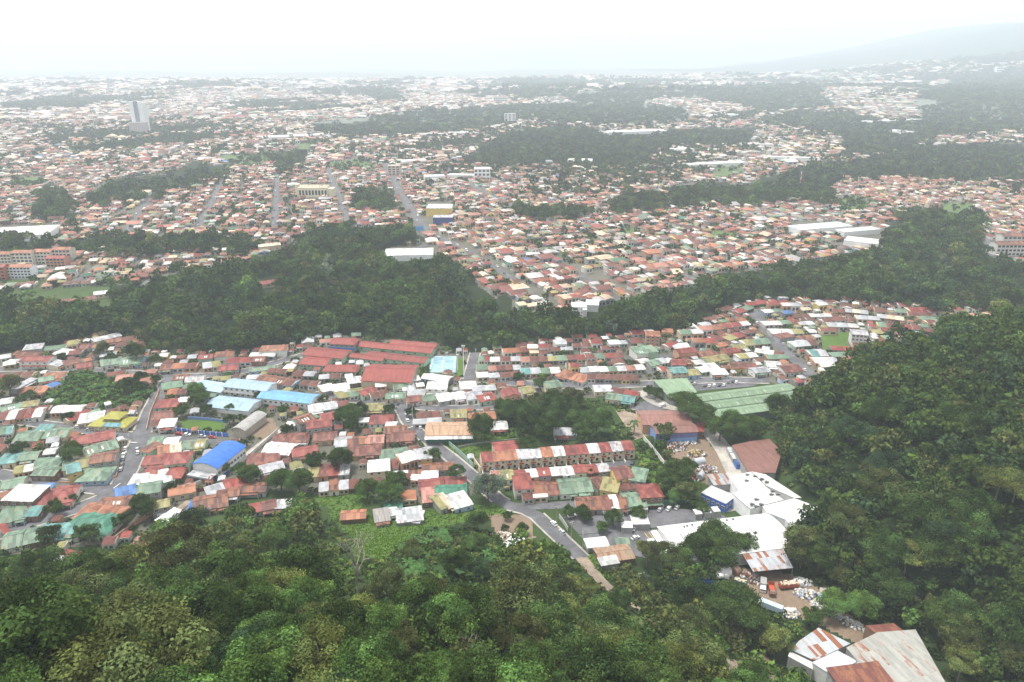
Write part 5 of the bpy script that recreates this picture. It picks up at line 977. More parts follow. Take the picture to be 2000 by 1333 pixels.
def trunk_mesh(seed, h, r, spread, mat, n=5, pale=False):
    rr = random.Random(seed); b = MB(); lean = (rr.uniform(-.6, .6), rr.uniform(-.6, .6)); top = np.array([lean[0], lean[1], h])
    b.tube([(0, 0, -1.5), (lean[0] * .3, lean[1] * .3, h * .5), tuple(top)], [r * 1.25, r * .9, r * .65], 7)
    for i in range(n):
        a = 2 * pi * (i + rr.random() * .6) / n; l = spread * rr.uniform(.5, .85); e = top + (cos(a) * l, sin(a) * l, spread * rr.uniform(.35, .8)); md = top * .5 + e * .5 + (0, 0, -spread * .06)
        b.tube([tuple(top - (0, 0, .4)), tuple(md), tuple(e)], [r * .5, r * .36, r * .14], 5)
    return b.mesh('trunk', mat)
NF, LS = 2.8, .58      # more and smaller leaves for the crowns seen close by
SPEC = [  # radius, crown height, style, clumps, leaves per clump, leaf size, trunk height, open gaps
 (6.5, 9.0, 'round', 46, 100, .40, 5.5, .0), (7.0, 7.0, 'flat', 42, 100, .42, 7.0, .08), (5.0, 7.0, 'round', 34, 100, .34, 3.8, .0), (6.0, 11.0, 'tall', 50, 90, .40, 5.0, .05),
 (7.5, 8.5, 'round', 54, 95, .44, 6.0, .12), (4.0, 5.0, 'round', 26, 100, .30, 2.6, .0), (6.2, 7.6, 'flat', 40, 90, .38, 6.5, .20), (3.0, 3.4, 'round', 20, 90, .26, .9, .0)]
LEAF = leaf_mat(); PROTO = []
for i, (r, ht, st, nc, per, lf, th, gp) in enumerate(SPEC):
    v, f, c = crown(100 + i, r, ht, st, nc, per * NF, lf * LS, gp); v = v + np.array([0, 0, th * .8])
    lo = crown(100 + i, r, ht, st, int(nc * .55), 16, lf * 2.1, gp); lov = lo[0] + np.array([0, 0, th * .8])
    PROTO.append(dict(r=r, h=th * .8 + ht, crown=np_mesh('crown', v, f, LEAF, c), trunk=trunk_mesh(i, th, .32 if r > 4.5 else .18, r * .8, bark_mat(i in (1, 6))), lo=(lov, lo[1], lo[2]), name=['broadleaf_tree', 'umbrella_tree', 'broadleaf_tree', 'broadleaf_tree', 'broadleaf_tree', 'broadleaf_tree', 'umbrella_tree', 'bush'][i]))
far_ = [crown(300 + i, 1.0, 1.5 if i < 3 else 2.4, 'round' if i < 3 else 'tall', 9, 7, .34, 0) for i in range(4)]
TINT = {'deep green': (.034, .055, .015), 'mid green': (.044, .073, .021), 'olive green': (.066, .082, .030), 'fresh green': (.062, .108, .029), 'yellow-green': (.095, .115, .036), 'blue-green': (.031, .056, .026), 'brownish green': (.055, .062, .024), 'grey-green': (.105, .135, .10)}
GAIN = 1.4
def put_tree(x, y, s, pi_, tint, zs=1.0, nm=None, label=None, px=None, where=None):
    P = PROTO[pi_]; z = max(TT(x, y), 0); e = empty(nm or P['name'], (x, y, z), R.uniform(0, 6.28)); e.scale = (s, s, s * zs)
    k = link('crown', P['crown'], e); j = R.uniform(.72, 1.3); c = TINT[tint]; k.color = tuple(min(1, q * GAIN * j) for q in c) + (1,); link('trunk', P['trunk'], e)
    px = px or project(x, y, z + P['h'] * .6 * s)[0:2]
    if label: tag(e, label, 'tree')
    else: THINGS.append(dict(o=e, kind='tree' if P['name'] != 'bush' else 'bush', colour=tint, look=(' flat-topped tree' if P['name'] == 'umbrella_tree' else ' bush' if P['name'] == 'bush' else ' leafy tree'), px=px, group=where or 'trees on the wooded slopes', cat='tree' if P['name'] != 'bush' else 'bush'))
    return e
# trees standing one by one: crop, x, y of the crown centre, crown radius in m, prototype, tint
ONE = """b 1170 575 9 4 M|b 1275 605 10 0 D|b 1440 560 9 4 M|b 1620 635 12 0 M|b 1340 650 9 0 D|b 1480 500 8 2 O|b 970 670 8.5 0 D|b 1235 765 7 5 D|b 1545 700 7 2 M|b 700 822 5 5 F|b 462 570 4.5 5 D|b 580 582 4 5 D|b 245 590 6.5 2 D|b 195 600 6 2 D|b 250 655 5 5 D|b 300 560 5 5 D|b 500 965 6.5 2 M|b 330 1010 6 2 D|b 455 1035 7 2 F|b 835 930 5 6 M|b 1010 1000 8.5 4 Y|b 1580 925 4 5 D|b 1100 555 7 2 D|b 1380 520 8 2 D|b 1500 620 7 2 M|b 1290 520 7 5 O|b 660 355 4.5 5 M|b 1180 385 4 5 D|b 1300 425 5 5 M
c 690 275 12 1 D|c 770 320 9 1 D|c 960 365 10 0 M|c 880 385 8 2 M|c 1050 380 9 2 M|c 520 190 5 5 D|c 480 180 4.5 5 D|c 640 640 8 2 D|c 590 680 7 2 D|c 690 600 6 5 M|c 280 885 5 5 M|c 840 990 8.8 4 M|c 965 1030 6.5 2 M|c 740 1050 8 0 D|c 560 1120 7.5 6 L|c 470 1090 6 6 L|c 640 1130 7 2 M|c 880 1090 7 2 D|c 1040 1030 6 5 M|c 1200 250 8 0 D|c 1340 1060 9.5 0 L|c 730 800 4.5 5 D|c 780 830 4 5 M|c 690 740 6 6 L|c 640 760 5 2 F|c 420 860 4.5 5 M|c 220 940 3.5 5 F|c 110 850 4 5 M|c 30 850 3.6 5 M|c 130 880 3.5 5 D
a 1110 500 6.5 2 M|a 1095 455 5.5 2 F|a 1010 575 5 5 D|a 1150 570 4.5 5 D|a 1285 560 3.5 5 M|a 1280 625 4 5 D|a 1445 492 3.6 5 O|a 395 805 6.5 2 D|a 100 785 5 5 D|a 40 430 8 2 O|a 165 490 4.5 5 M|a 300 1115 5 5 D|a 790 1110 6.5 2 D|a 690 1185 5 5 D|a 270 1270 6 5 D|a 480 1260 6 5 M|a 1390 930 6 2 M|a 1560 960 7 2 D|a 1660 965 7.5 2 M|a 1760 850 6 5 D|a 1900 840 7 2 D|a 1340 905 5 5 M|a 570 230 6 0 O|a 760 245 8 0 D|a 345 275 4 5 D|a 870 290 5 5 M|a 620 280 5 5 M|a 780 385 5 5 D|a 870 400 4 5 D|a 700 430 6 2 D|a 780 440 5 5 D|a 1580 570 4 5 M|a 1600 680 4 5 D|a 1960 590 6 2 D|a 400 1070 3 5 M|a 950 1010 3.5 5 D|a 380 610 4 5 D|a 1250 890 4 5 L"""
TC = {'D': 'deep green', 'M': 'mid green', 'O': 'brownish green', 'F': 'fresh green', 'Y': 'grey-green', 'L': 'olive green'}
NTREE = 0
for ent in ONE.replace('\n', '|').split('|'):
    c, x, y, r, k, tc = ent.split(); r = float(r); r = r if r < 9 else 9 + (r - 9) * .35; k = int(k); P = PROTO[k]; s = r / P['r'] * .92
    X, Y, Z = hit(*K(c, float(x), float(y)), P['h'] * .6 * s); put_tree(X, Y, s, k, TC[tc], 1.0, px=K(c, float(x), float(y)), where='trees standing among the houses'); occ_rect(X, Y, r * 1.2, r * 1.2, 0, 0); NTREE += 1
lm('cluster of big garden trees', 'b', 1400, 590)
# ---- the trees that give the foreground its character, placed by their crowns
FG = """h 1070 850 10.5 4 olive green|h 1290 900 5.4 2 yellow-green|h 1100 600 4.8 2 fresh green|h 800 545 4.8 2 mid green|h 810 430 5.1 0 deep green|h 680 660 5.4 0 deep green|h 820 700 4.2 2 blue-green|h 1270 640 5.4 4 deep green|h 1055 470 3.6 5 deep green|h 975 400 2.7 5 mid green|h 960 470 2.4 5 deep green|h 440 600 4.2 2 olive green|h 300 760 5.4 0 olive green|h 560 860 4.8 6 brownish green|h 700 880 5.4 0 deep green|h 1420 800 3.6 2 yellow-green|h 1600 870 4.8 0 mid green|h 1500 950 4.8 0 mid green
g 1060 430 8.5 4 deep green|g 200 690 9 4 deep green|g 450 700 9 0 deep green|g 680 690 8 6 yellow-green|g 1020 650 10 6 brownish green|g 1290 740 9 0 deep green|g 1540 530 7 2 mid green|g 1350 560 6 2 olive green|g 1680 740 9 0 deep green|g 920 830 8 2 mid green|g 100 1090 12 4 deep green|g 250 1180 11 0 deep green|g 850 1200 10 6 olive green|g 600 1260 9 2 yellow-green|g 1400 1130 5 2 fresh green|g 1780 1180 6 6 yellow-green|g 1600 860 7 6 yellow-green|g 1480 820 6 2 fresh green|g 60 1260 7 5 fresh green|g 1150 910 9 0 mid green|g 760 960 8 2 olive green
f 620 1090 6.5 2 yellow-green|f 380 920 11 1 mid green|f 150 850 9 0 deep green|f 770 560 9 6 olive green|f 1010 440 9 6 olive green|f 1220 250 10 6 olive green|f 1180 560 10 4 mid green|f 980 720 6 2 olive green|f 1700 380 11 4 deep green|f 1860 230 9 1 yellow-green|f 1950 280 9 1 yellow-green|f 1650 960 10 0 mid green|f 1250 780 9 2 mid green|f 930 890 6 2 fresh green|f 1650 1250 6 6 yellow-green|f 830 960 5 5 mid green|f 1350 640 8 6 yellow-green|f 1100 900 7 2 fresh green"""
for ent in FG.replace('\n', '|').split('|'):
    q = ent.split(); c, x, y, r, k = q[0], float(q[1]), float(q[2]), float(q[3]), int(q[4]); P = PROTO[k]; s = r / P['r'] * .9
    X, Y, Z = hit(*K(c, x, y), P['h'] * .62 * s); put_tree(X, Y, s, k, ' '.join(q[5:]), R.uniform(.95, 1.15), px=K(c, x, y), where='trees on the near slopes'); NTREE += 1
FGXY = [(d['o'].location.x, d['o'].location.y) for d in THINGS if d['cat'] == 'tree']
# ---- bare trees
def bare_tree(seed, h, label, c, x, y, leafy=0.0):
    rr = random.Random(seed); X, Y, Z = hit(*K(c, x, y)); e = empty('bare_tree', (X, Y, Z), rr.uniform(0, 6), label, 'tree'); b = MB(); tips = []
    def grow(p, d, l, r, lv):
        q = p + d * l; m = p + d * l * .5 + np.array([rr.gauss(0, 1), rr.gauss(0, 1), 0]) * l * .06; b.tube([tuple(p), tuple(m), tuple(q)], [r, r * .85, r * .66], 6 if lv < 2 else 4, cap=False); tips.append(q)
        if lv < 4:
            for i in range(rr.choice((2, 3)) if lv else 4):
                n = d + np.array([rr.gauss(0, .5), rr.gauss(0, .5), rr.uniform(-.1, .35)]); n /= np.linalg.norm(n); grow(q, n, l * rr.uniform(.55, .85), r * .6, lv + 1)
    grow(np.array([0., 0., -.5]), np.array([.05, 0, 1.]), h * .3, h * .022, 0); b.build('branches', bark_mat(True), e)
    if leafy:
        T_ = np.array(tips)[12:]; rng = np.random.default_rng(seed); k = rng.integers(0, len(T_), int(len(T_) * leafy)); p = T_[k] + rng.normal(size=(len(k), 3)) * .5; n = rng.normal(size=(len(k), 3)); n /= np.linalg.norm(n, axis=1)[:, None]
        v = leaf_quads(p, n, .22, rng); o = link('crown', np_mesh('crown', v, np.arange(len(v)).reshape(-1, 4), LEAF, np.ones((len(k), 3))), e); o.color = (.09, .11, .05, 1)
bare_tree(4, 20, 'tall pale bare-branched tree on the near slope left of the banana plot', 'h', 140, 830, .8); bare_tree(5, 9, 'small leafless pale tree by the dirt track near the yellow-green tree', 'f', 295, 1170); bare_tree(6, 12, 'leafless slanting tree sticking out of the foreground bushes', 'h', 765, 1270); bare_tree(8, 8, 'thin bare tree before the left crop field', 'g', 190, 990, .5); bare_tree(9, 10, 'pale twiggy tree among the foreground bushes below the left town', 'g', 600, 930, 1.5)
bare_tree(11, 11, 'twiggy grey-green tree at the lower left among yellow crowns', 'g', 980, 1290, 2.0); bare_tree(12, 12, 'sparse twiggy tree on the slope beyond the olive crowns', 'g', 1330, 1010, 1.6); bare_tree(13, 10, 'pale sparse tree low on the wooded hill', 'f', 1930, 920, .6); bare_tree(14, 13, 'pale leafless trunk high on the wooded hill', 'f', 1285, 110, .5)
lm('tall bare tree', 'h', 100, 680)
# ---- palms and banana plants
def frond_mesh(seed, n, L, wid, rise, droop, seg=7):
    rng = np.random.default_rng(seed); V, F, C = [], [], []
    for i in range(n):
        a = 2 * pi * i / n + rng.uniform(-.3, .3); up = rise * rng.uniform(.5, 1.3); l = L * rng.uniform(.75, 1.1); o = len(V); tw = rng.uniform(-.4, .4)
        for k in range(seg + 1):
            t = k / seg; rr = l * t * (1 - .18 * t); z = up * t * l * .6 - droop * l * t * t; w = wid * (sin(pi * min(1, t * .92 + .08)) ** .6) * .5
            sx, sy = -sin(a) * w, cos(a) * w; V += [(rr * cos(a) + sx, rr * sin(a) + sy, z + tw * w), (rr * cos(a) - sx, rr * sin(a) - sy, z - tw * w)]
        for k in range(seg): F.append((o + 2 * k, o + 2 * k + 1, o + 2 * k + 3, o + 2 * k + 2)); C.append(np.full(3, rng.uniform(.75, 1.25)))
    return np.array(V), np.array(F), np.array(C)
BAN = None; BANL = []
def banana(x, y, s, label_px, where):
    global BAN
    z = max(TT(x, y), 0)
    if BAN is None:
        BAN = empty('banana_plant', (x, y, z)); v, f, c = frond_mesh(3, 11, 3.4, .85, 1.25, .55); o = link('leaves', np_mesh('leaves', v + np.array([0, 0, 2.4]), f, LEAF, c), BAN); MB().tube([(0, 0, -.4), (0, 0, 2.6)], [.22, .13], 7).build('stem', plain('banana_stem', (.16, .19, .08)), BAN); e = BAN
    else:
        e = BAN.copy(); col.objects.link(e); e.location = (x, y, z)
        for ch in BAN.children: q = ch.copy(); col.objects.link(q); q.parent = e
    e.rotation_euler = (0, 0, R.uniform(0, 6)); e.scale = (s, s, s)
    for ch in e.children: j = R.uniform(.8, 1.2); ch.color = (.066 * j, .138 * j, .046 * j, 1)
    tag(e, 'pale green banana plant ' + where, 'banana plant', 'banana plants ' + where)
BWH = iter(('in the overgrown plot beside the left street', 'in the banana plot on the near slope', 'at the lower edge of the near slope banana plot', 'left of the big broad olive tree', 'below the white hut on the slope', 'among the trees below the dirt track', 'beside the leafless pale tree by the dirt track'))
for c, poly, n in (('o', BANANAS, 70), ('h', [(430, 500), (560, 450), (700, 480), (640, 600), (480, 640), (330, 620)], 28), ('h', [(380, 650), (520, 640), (500, 780), (400, 740)], 9), ('h', [(740, 800), (860, 780), (860, 900), (780, 880)], 12), ('h', [(850, 610), (980, 600), (970, 670), (860, 670)], 10), ('h', [(1640, 960), (1900, 1000), (1930, 1110), (1740, 1110), (1640, 1050)], 26), ('f', [(0, 990), (100, 1000), (90, 1110), (0, 1110)], 12)):
    bw = next(BWH); pts = [K(c, *p) for p in poly]; xs, ys = [p[0] for p in pts], [p[1] for p in pts]; k = 0
    while k < n:
        p = (R.uniform(min(xs), max(xs)), R.uniform(min(ys), max(ys)))
        if poly_in(np.array([p[0]]), np.array([p[1]]), pts)[0]: X, Y, Z = hit(*p, 1.5); banana(X, Y, R.uniform(.55, 1.0), p, bw); k += 1
lm('banana plot beside the left street', 'o', 190, 760); lm('banana plot on the near slope', 'h', 450, 560)
pv, pf, pc = frond_mesh(9, 22, 3.6, .5, .9, .75)
for c, x, y, s in (('b', 1825, 650, 1.25), ('b', 1795, 690, .9), ('a', 1570, 980, .9), ('c', 555, 660, .7), ('a', 545, 1290, .7), ('h', 1490, 460, .7), ('c', 610, 800, .7)):
    X, Y, Z = hit(*K(c, x, y), 5.5 * s); e = empty('palm_tree', (X, Y, max(Z, 0)), R.uniform(0, 6)); e.scale = (s, s, s); o = link('fronds', np_mesh('fronds', pv + np.array([0, 0, 6]), pf, LEAF, pc), e); o.color = (.07, .12, .05, 1); MB().tube([(0, 0, -.5), (.2, .1, 3), (0, 0, 6.1)], [.26, .2, .17], 7).build('trunk', bark_mat(), e)
    THINGS.append(dict(o=e, kind='palm_tree', colour='feathery green', look=' palm tree', px=K(c, x, y), group='palm trees', cat='palm tree'))
# ---- woods on the two near slopes: the largest three hundred trees are trees of their own, the rest one mass
def slope_spots():
    g = 6.6; xs, ys = np.arange(-330, 480, g), np.arange(46, 480, g); X, Y = np.meshgrid(xs, ys); X = (X + NR.uniform(-.42, .42, X.shape) * g).ravel(); Y = (Y + NR.uniform(-.42, .42, Y.shape) * g).ravel(); Z = T(X, Y)
    px, py, d = project(X, Y, Z); hx, hy = px, py
    y0 = np.interp(X, [-500, -250, -200, -100, -30, 40, 90, 130, 170, 400], [225, 243, 254, 274, 283, 246, 196, 152, 125, 120])
    wood = (Y < y0 + 6) | poly_in(X, Y, HILL) | ((Y < 245) & (X > 20) & (X < 160))
    wood |= in_any(px, py, [[(1260,870),(1300,850),(1330,960),(1300,985),(1260,960)], [(1380,835),(1460,810),(1500,850),(1420,862)], [(600,900),(700,880),(690,960),(620,960)], [(400,960),(520,960),(640,985),(660,1010),(560,1050),(420,1060),(300,1080)], [(1180,1050),(1270,1090),(1340,1095),(1440,1070),(1450,1110),(1400,1140),(1330,1160),(1200,1140)]])
    bad = in_any(px, py, GRASS + CROP + SOIL + [[(665,992),(715,992),(715,1020),(665,1020)], [(725,985),(965,985),(960,1022),(730,1028)]])
    bad |= poly_in(px, py, [K('f', *p) for p in ((640, 980), (860, 960), (1180, 1060), (1390, 1040), (1640, 1400), (600, 1400), (690, 1160), (830, 1020))])
    bad |= in_any(px, py, [[K('c', *p) for p in ((480, 950), (1050, 840), (900, 720), (780, 700), (920, 640), (1060, 620), (1150, 640), (1440, 830), (1290, 1010), (1100, 1045), (1290, 1170), (1000, 1190), (960, 1060), (700, 1120))], [(1300, 985), (1430, 985), (1300, 1035)], [(1120,1000),(1290,990),(1290,1085),(1170,1078),(1130,1050)]])
    bad |= ~poly_in(X, Y, HILL) & poly_in(px, py, NEARTOWN)
    for ln, wd, sf in ROAD_XY: bad |= seg_dist(X, Y, ln) < wd / 2 + 2.2
    fx = np.array(FGXY); near = np.zeros(len(X), bool)
    for (a, b_) in fx: near |= np.hypot(X - a, Y - b_) < 4.5
    hgt = np.full(len(X), 7.0); cx_, cy_, _ = project(X, Y, Z + hgt); tx_, ty_, _ = project(X, Y, Z + 11)
    see = [[(620,960),(735,985),(900,975),(1000,980),(1000,1020),(880,1040),(770,1075),(670,1085),(600,1060)], [(495,1050),(590,1050),(570,1120),(500,1120)], [(700,1062),(870,1042),(960,1050),(985,1110),(930,1140),(760,1130)], [(1085,1045),(1125,1040),(1178,1095),(1228,1150),(1265,1195),(1205,1210),(1130,1140)], [(650,1035),(730,1035),(735,1165),(640,1165)], [K('f', *p) for p in ((330, 740), (700, 690), (900, 800), (900, 960), (1100, 1040), (1390, 1050), (1600, 1400), (1000, 1400), (690, 1200), (840, 1050), (760, 930), (560, 850), (380, 800))],
           [(1125,1045),(1290,1000),(1290,1085),(1165,1085)], [(1280,738),(1500,740),(1556,768),(1545,795),(1400,825),(1300,780)], [(1428,865),(1505,858),(1520,890),(1490,915),(1460,925)], [(1470,600),(1760,600),(1870,632),(1750,664),(1650,700),(1578,755),(1500,745)], [K('g', *p) for p in ((0, 640), (300, 620), (560, 620), (1000, 380), (1300, 300), (1600, 300), (1700, 200), (0, 300))]]
    bad |= in_any(cx_, cy_, see) | in_any(tx_, ty_, see)
    k = wood & ~bad & ~near & (px > -120) & (px < 2120) & (py < 1750) & (d > 30)
    return X[k], Y[k], Z[k], px[k], py[k], d[k]
SX, SY_, SZ, SPX, SPY, SD = slope_spots()
onhill = poly_in(SX, SY_, HILL); _mx, _my, _md = project(SX, SY_, SZ + 8); vis = (_mx > -60) & (_mx < 2060) & (_my < 1400)
kindp = []; tints = []; sc_ = []
for i in range(len(SX)):
    hl = onhill[i]; n_ = sin(SX[i] * .05 + 1) + sin(SY_[i] * .043) + R.gauss(0, .7)
    edge = SY_[i] > 215 and not hl
    k = R.choices(range(8), [5, 1.5, 4, 3, 4, 3, 1.8, 1] if hl else ([2, .7, 4, 1.5, 2, 6, 1.5, 6] if edge else [4, .8, 4, 2, 3.5, 4, 2, 3]))[0]
    t = R.choices(list(TINT), [9, 5, 1.4 + (n_ > 1.2) * 3, 1.0, .4, 2, .3, 0] if hl else [4, 4, 2 + (n_ > .8) * 3, 3.6 + (n_ < -.8) * 4, 1.2, .8, 1.0, 0.1])[0]
    kindp.append(k); tints.append(t); sc_.append(R.choice([.55, .7, .8, .9, 1.0, 1.1, 1.25]) * (1.0 if hl else .78))
app = np.array([PROTO[k]['r'] * s for k, s in zip(kindp, sc_)]) / SD; app[~vis] = 0
order = np.argsort(-app); own = set(order[:max(0, 292 - NTREE)].tolist())
for i in own: put_tree(float(SX[i]), float(SY_[i]), sc_[i], kindp[i], tints[i], R.uniform(.9, 1.2), where='trees on the near slopes')
# ---- everything further: one mass of wood, joined crowns
class Mass:
    def __init__(s): s.V, s.F, s.C, s.n = [], [], [], 0
    def add(s, proto, x, y, z, sx, sz, tint, rz):
        v, f, c = proto; m = len(x)
        cs, sn = np.cos(rz)[:, None], np.sin(rz)[:, None]
        vx = (v[None, :, 0] * cs - v[None, :, 1] * sn) * sx[:, None] + x[:, None]; vy = (v[None, :, 0] * sn + v[None, :, 1] * cs) * sx[:, None] + y[:, None]; vz = v[None, :, 2] * sz[:, None] + z[:, None]
        s.V.append(np.stack([vx, vy, vz], -1).reshape(-1, 3).astype(np.float32)); k = len(v)
        s.F.append((f[None] + (np.arange(m) * k)[:, None, None] + s.n).reshape(-1, 4)); s.n += m * k
        s.C.append((c[None] * tint[:, None, :]).reshape(-1, 3).astype(np.float32))
    def build(s, name): return link(name, np_mesh(name, np.concatenate(s.V), np.concatenate(s.F), LEAF, np.concatenate(s.C)))
wood = Mass(); TL_ = np.array([TINT[t] for t in TINT])
for k in range(8):
    ix = np.array([i for i in range(len(SX)) if i not in own and kindp[i] == k], int)
    if len(ix): wood.add(PROTO[k]['lo'], SX[ix], SY_[ix], SZ[ix] - .3, np.array(sc_)[ix], np.array(sc_)[ix] * NR.uniform(.9, 1.2, len(ix)), np.array([TINT[tints[i]] for i in ix]) * GAIN * NR.uniform(.85, 1.18, (len(ix), 1)), NR.uniform(0, 6.28, len(ix)))
NOTREE = [[(752,480),(848,482),(850,505),(750,508)], [(500,545),(545,540),(545,572),(500,572)], [(85,572),(218,562),(218,600),(85,605)], [(20,592),(55,590),(55,608),(20,608)], [(1110,585),(1170,585),(1165,628),(1118,625)], [(900,555),(1060,575),(1060,610),(1010,608),(900,570)], [(1935,455),(2000,450),(2000,512),(1940,505)], [(655,238),(680,238),(680,245),(655,245)]]
def mid_spots(y0, y1, g, polys):
    xs = np.arange(-1.0 * (y1 + 100), 1.0 * (y1 + 100), g); ys = np.arange(y0, y1, g); X, Y = np.meshgrid(xs, ys); X, Y = X.ravel(), Y.ravel(); k = np.abs(X) < .78 * Y + 60; X, Y = X[k], Y[k]
    X = X + NR.uniform(-.45, .45, X.shape) * g; Y = Y + NR.uniform(-.45, .45, Y.shape) * g; Z = T(X, Y); px, py, d = project(X, Y, Z)
    return X, Y, Z, px, py, d
X, Y, Z, px, py, d = mid_spots(430, 1150, 7.5, WOODS)
qx, qy, _ = project(X, Y, Z + 8); jx = 8 * np.sin(X * .05) + 6 * np.sin(Y * .07 + X * .03) + NR.normal(0, 5, X.shape); k = in_any(qx + jx, qy + jx * .5, WOODS) & (np.sin(X * .041 + 2) + np.sin(Y * .053) + NR.normal(0, .8, X.shape) > -2.3) & ~in_any(px, py, NOTREE + MIDGRASS + GRASS) & ~in_any(qx, qy, NOTREE) & ~in_any(qx, qy - 4, NOTREE) & ~poly_in(X, Y, HILL) & ~poly_in(px, py, NEARTOWN)
for ln, wd in MID_XY: k &= seg_dist(X, Y, ln) > wd / 2 + 4
for ln, wd, _s in ROAD_XY: k &= seg_dist(X, Y, ln) > wd / 2 + 4
X, Y, Z, px, py, d = [q[k] for q in (X, Y, Z, px, py, d)]
pk = NR.choice(8, len(X), p=[.22, .05, .22, .13, .17, .12, .06, .03]); ti = NR.choice(8, len(X), p=[.36, .28, .08, .07, .02, .14, .04, .01]); clump = np.sin(X * .03) * np.sin(Y * .025 + 1)
for k in range(8):
    ix = np.nonzero(pk == k)[0]
    if len(ix): s = NR.choice([.5, .65, .8, .95, 1.1, 1.35], len(ix), p=[.15, .2, .25, .2, .14, .06]) * (1 + .2 * clump[ix]); wood.add(PROTO[k]['lo'], X[ix], Y[ix], Z[ix] - 1.0, s, s * NR.uniform(.9, 1.3, len(ix)), TL_[ti[ix]] * GAIN * NR.uniform(.6, 1.35, (len(ix), 1)), NR.uniform(0, 6.28, len(ix)))
# far woods
for (y0, y1, g, rad) in ((1150, 2200, 13., 7.5), (2200, 4200, 26., 13.), (4200, 7500, 60., 27.)):
    X, Y, Z, px, py, d = mid_spots(y0, y1, g, WOODS)
    mixn = np.sin(X * .006 + 1.3) + np.sin(Y * .0047 + X * .002) + np.sin(X * .017 - Y * .011) * .7
    qx, qy, _ = project(X, Y, Z + 8); jx = 9 * np.sin(X * .013) + 7 * np.sin(Y * .011 + X * .008) + NR.normal(0, 5, X.shape); k = (((in_any(qx + jx, qy + jx * .4, WOODS)) & (mixn * .5 + np.sin(X * .03) * np.sin(Y * .02) + NR.normal(0, .6, X.shape) > -1.7)) | (mixn + NR.normal(0, .55, X.shape) > np.where(px > 1000, .15, .0) * 0 + (1.35 if y0 < 2000 else .75) - np.where(px > 1000, .55, 0.)) | (Z > 60)) & (px > -80) & (px < 2080) & ~in_any(px, py, MIDGRASS + NOTREE)
    X, Y, Z = X[k], Y[k], Z[k]; pk = NR.integers(0, 4, len(X)); ti = NR.choice(8, len(X), p=[.4, .3, .06, .04, .0, .18, .02, .0])
    for q in range(4):
        ix = np.nonzero(pk == q)[0]; s = rad * NR.uniform(.6, 1.1, len(ix)); wood.add(far_[q], X[ix], Y[ix], Z[ix] - 1, s, s * (.9 if y0 < 2000 else .6) * NR.uniform(.5, 1.3, len(ix)), TL_[ti[ix]] * GAIN * NR.uniform(.55, 1.15, (len(ix), 1)), NR.uniform(0, 6.28, len(ix)))
# undergrowth that closes the floor of the near slopes
bush_lo = [crown(400 + i, 1.0, .9, 'round', 7, 12, .27, 0) for i in range(3)]
X, Y = NR.uniform(-330, 420, 32000), NR.uniform(46, 560, 32000); Z = T(X, Y); px, py, d = project(X, Y, Z)
y0 = np.interp(X, [-500, -250, -200, -100, -30, 40, 90, 130, 170, 400], [225, 243, 254, 274, 283, 246, 196, 152, 125, 120])
k = ((Y < y0 + 8) | poly_in(X, Y, HILL) | in_any(px, py, [[(1000,775),(1240,780),(1245,862),(960,856),(950,830)], [(1490,770),(1580,770),(1560,930),(1625,1005),(1560,1010),(1528,930),(1500,850)], [(1240,866),(1300,850),(1330,985),(1260,975)], [(1380,825),(1500,815),(1500,862),(1420,868)], [(590,880),(700,876),(690,965),(600,965)], [(1560,1000),(1640,1000),(1700,1230),(1640,1180),(1555,1110)]]) | ((Y < 245) & (X > 20) & (X < 160))) & (px > -60) & (px < 2060) & (py < 1420) & ~in_any(px, py, SOIL + GRASS[:3] + GRASS[-1:]) & ~in_any(px, py, [[K('f', *p) for p in ((640, 980), (860, 960), (1180, 1060), (1390, 1040), (1640, 1400), (600, 1400), (690, 1160), (830, 1020))], [K('c', *p) for p in ((480, 950), (1050, 840), (900, 720), (780, 700), (920, 640), (1060, 620), (1150, 640), (1440, 830), (1290, 1010), (1100, 1045), (1290, 1170), (1000, 1190), (960, 1060), (700, 1120))], [(1120,1000),(1290,990),(1290,1085),(1170,1078),(1130,1050)]]) & ~(poly_in(px, py, NEARTOWN) & ~poly_in(X, Y, HILL)) & ~in_any(px, py, [[(1240,780),(1380,790),(1400,870),(1270,872)], [(1420,860),(1520,850),(1530,890),(1505,930),(1460,925)], [(1020,795),(1235,805),(1240,830)]])
for ln, wd, sf in ROAD_XY: k &= seg_dist(X, Y, ln) > wd / 2 + 1.2
X, Y, Z = X[k], Y[k], Z[k]; under = Mass()
for q in range(3):
    ix = np.arange(q, len(X), 3); s = NR.uniform(.9, 2.6, len(ix)); under.add(bush_lo[q], X[ix], Y[ix], Z[ix] - .2, s, s * NR.uniform(.6, 1.1, len(ix)), TL_[NR.choice(8, len(ix), p=[.25, .25, .14, .18, .08, .06, .04, 0])] * GAIN * NR.uniform(.75, 1.2, (len(ix), 1)), NR.uniform(0, 6.28, len(ix)))
stuff(under.build('undergrowth'), 'low tangled bushes and weeds covering the near slopes', 'undergrowth')
# the overgrown banana plot in the left town
XY = np.array([onplane(R.uniform(90, 305), R.uniform(724, 798)) for q in range(900)]); bx, by, _d = project(XY[:, 0], XY[:, 1], 0 * XY[:, 0]); XY = XY[poly_in(bx, by, BANANAS)][:420]; plot = Mass()
for q in range(3):
    ix = np.arange(q, len(XY), 3); s = NR.uniform(1.0, 2.6, len(ix)); plot.add(bush_lo[q], XY[ix, 0], XY[ix, 1], 0 * s - .1, s, s * NR.uniform(.8, 1.5, len(ix)), TL_[NR.choice(8, len(ix), p=[.06, .28, .06, .44, .12, .04, 0, 0])] * GAIN * 1.3 * NR.uniform(.75, 1.15, (len(ix), 1)), NR.uniform(0, 6.28, len(ix)))
stuff(plot.build('thicket'), 'leafy green thicket between the banana plants of the left town', 'thicket')
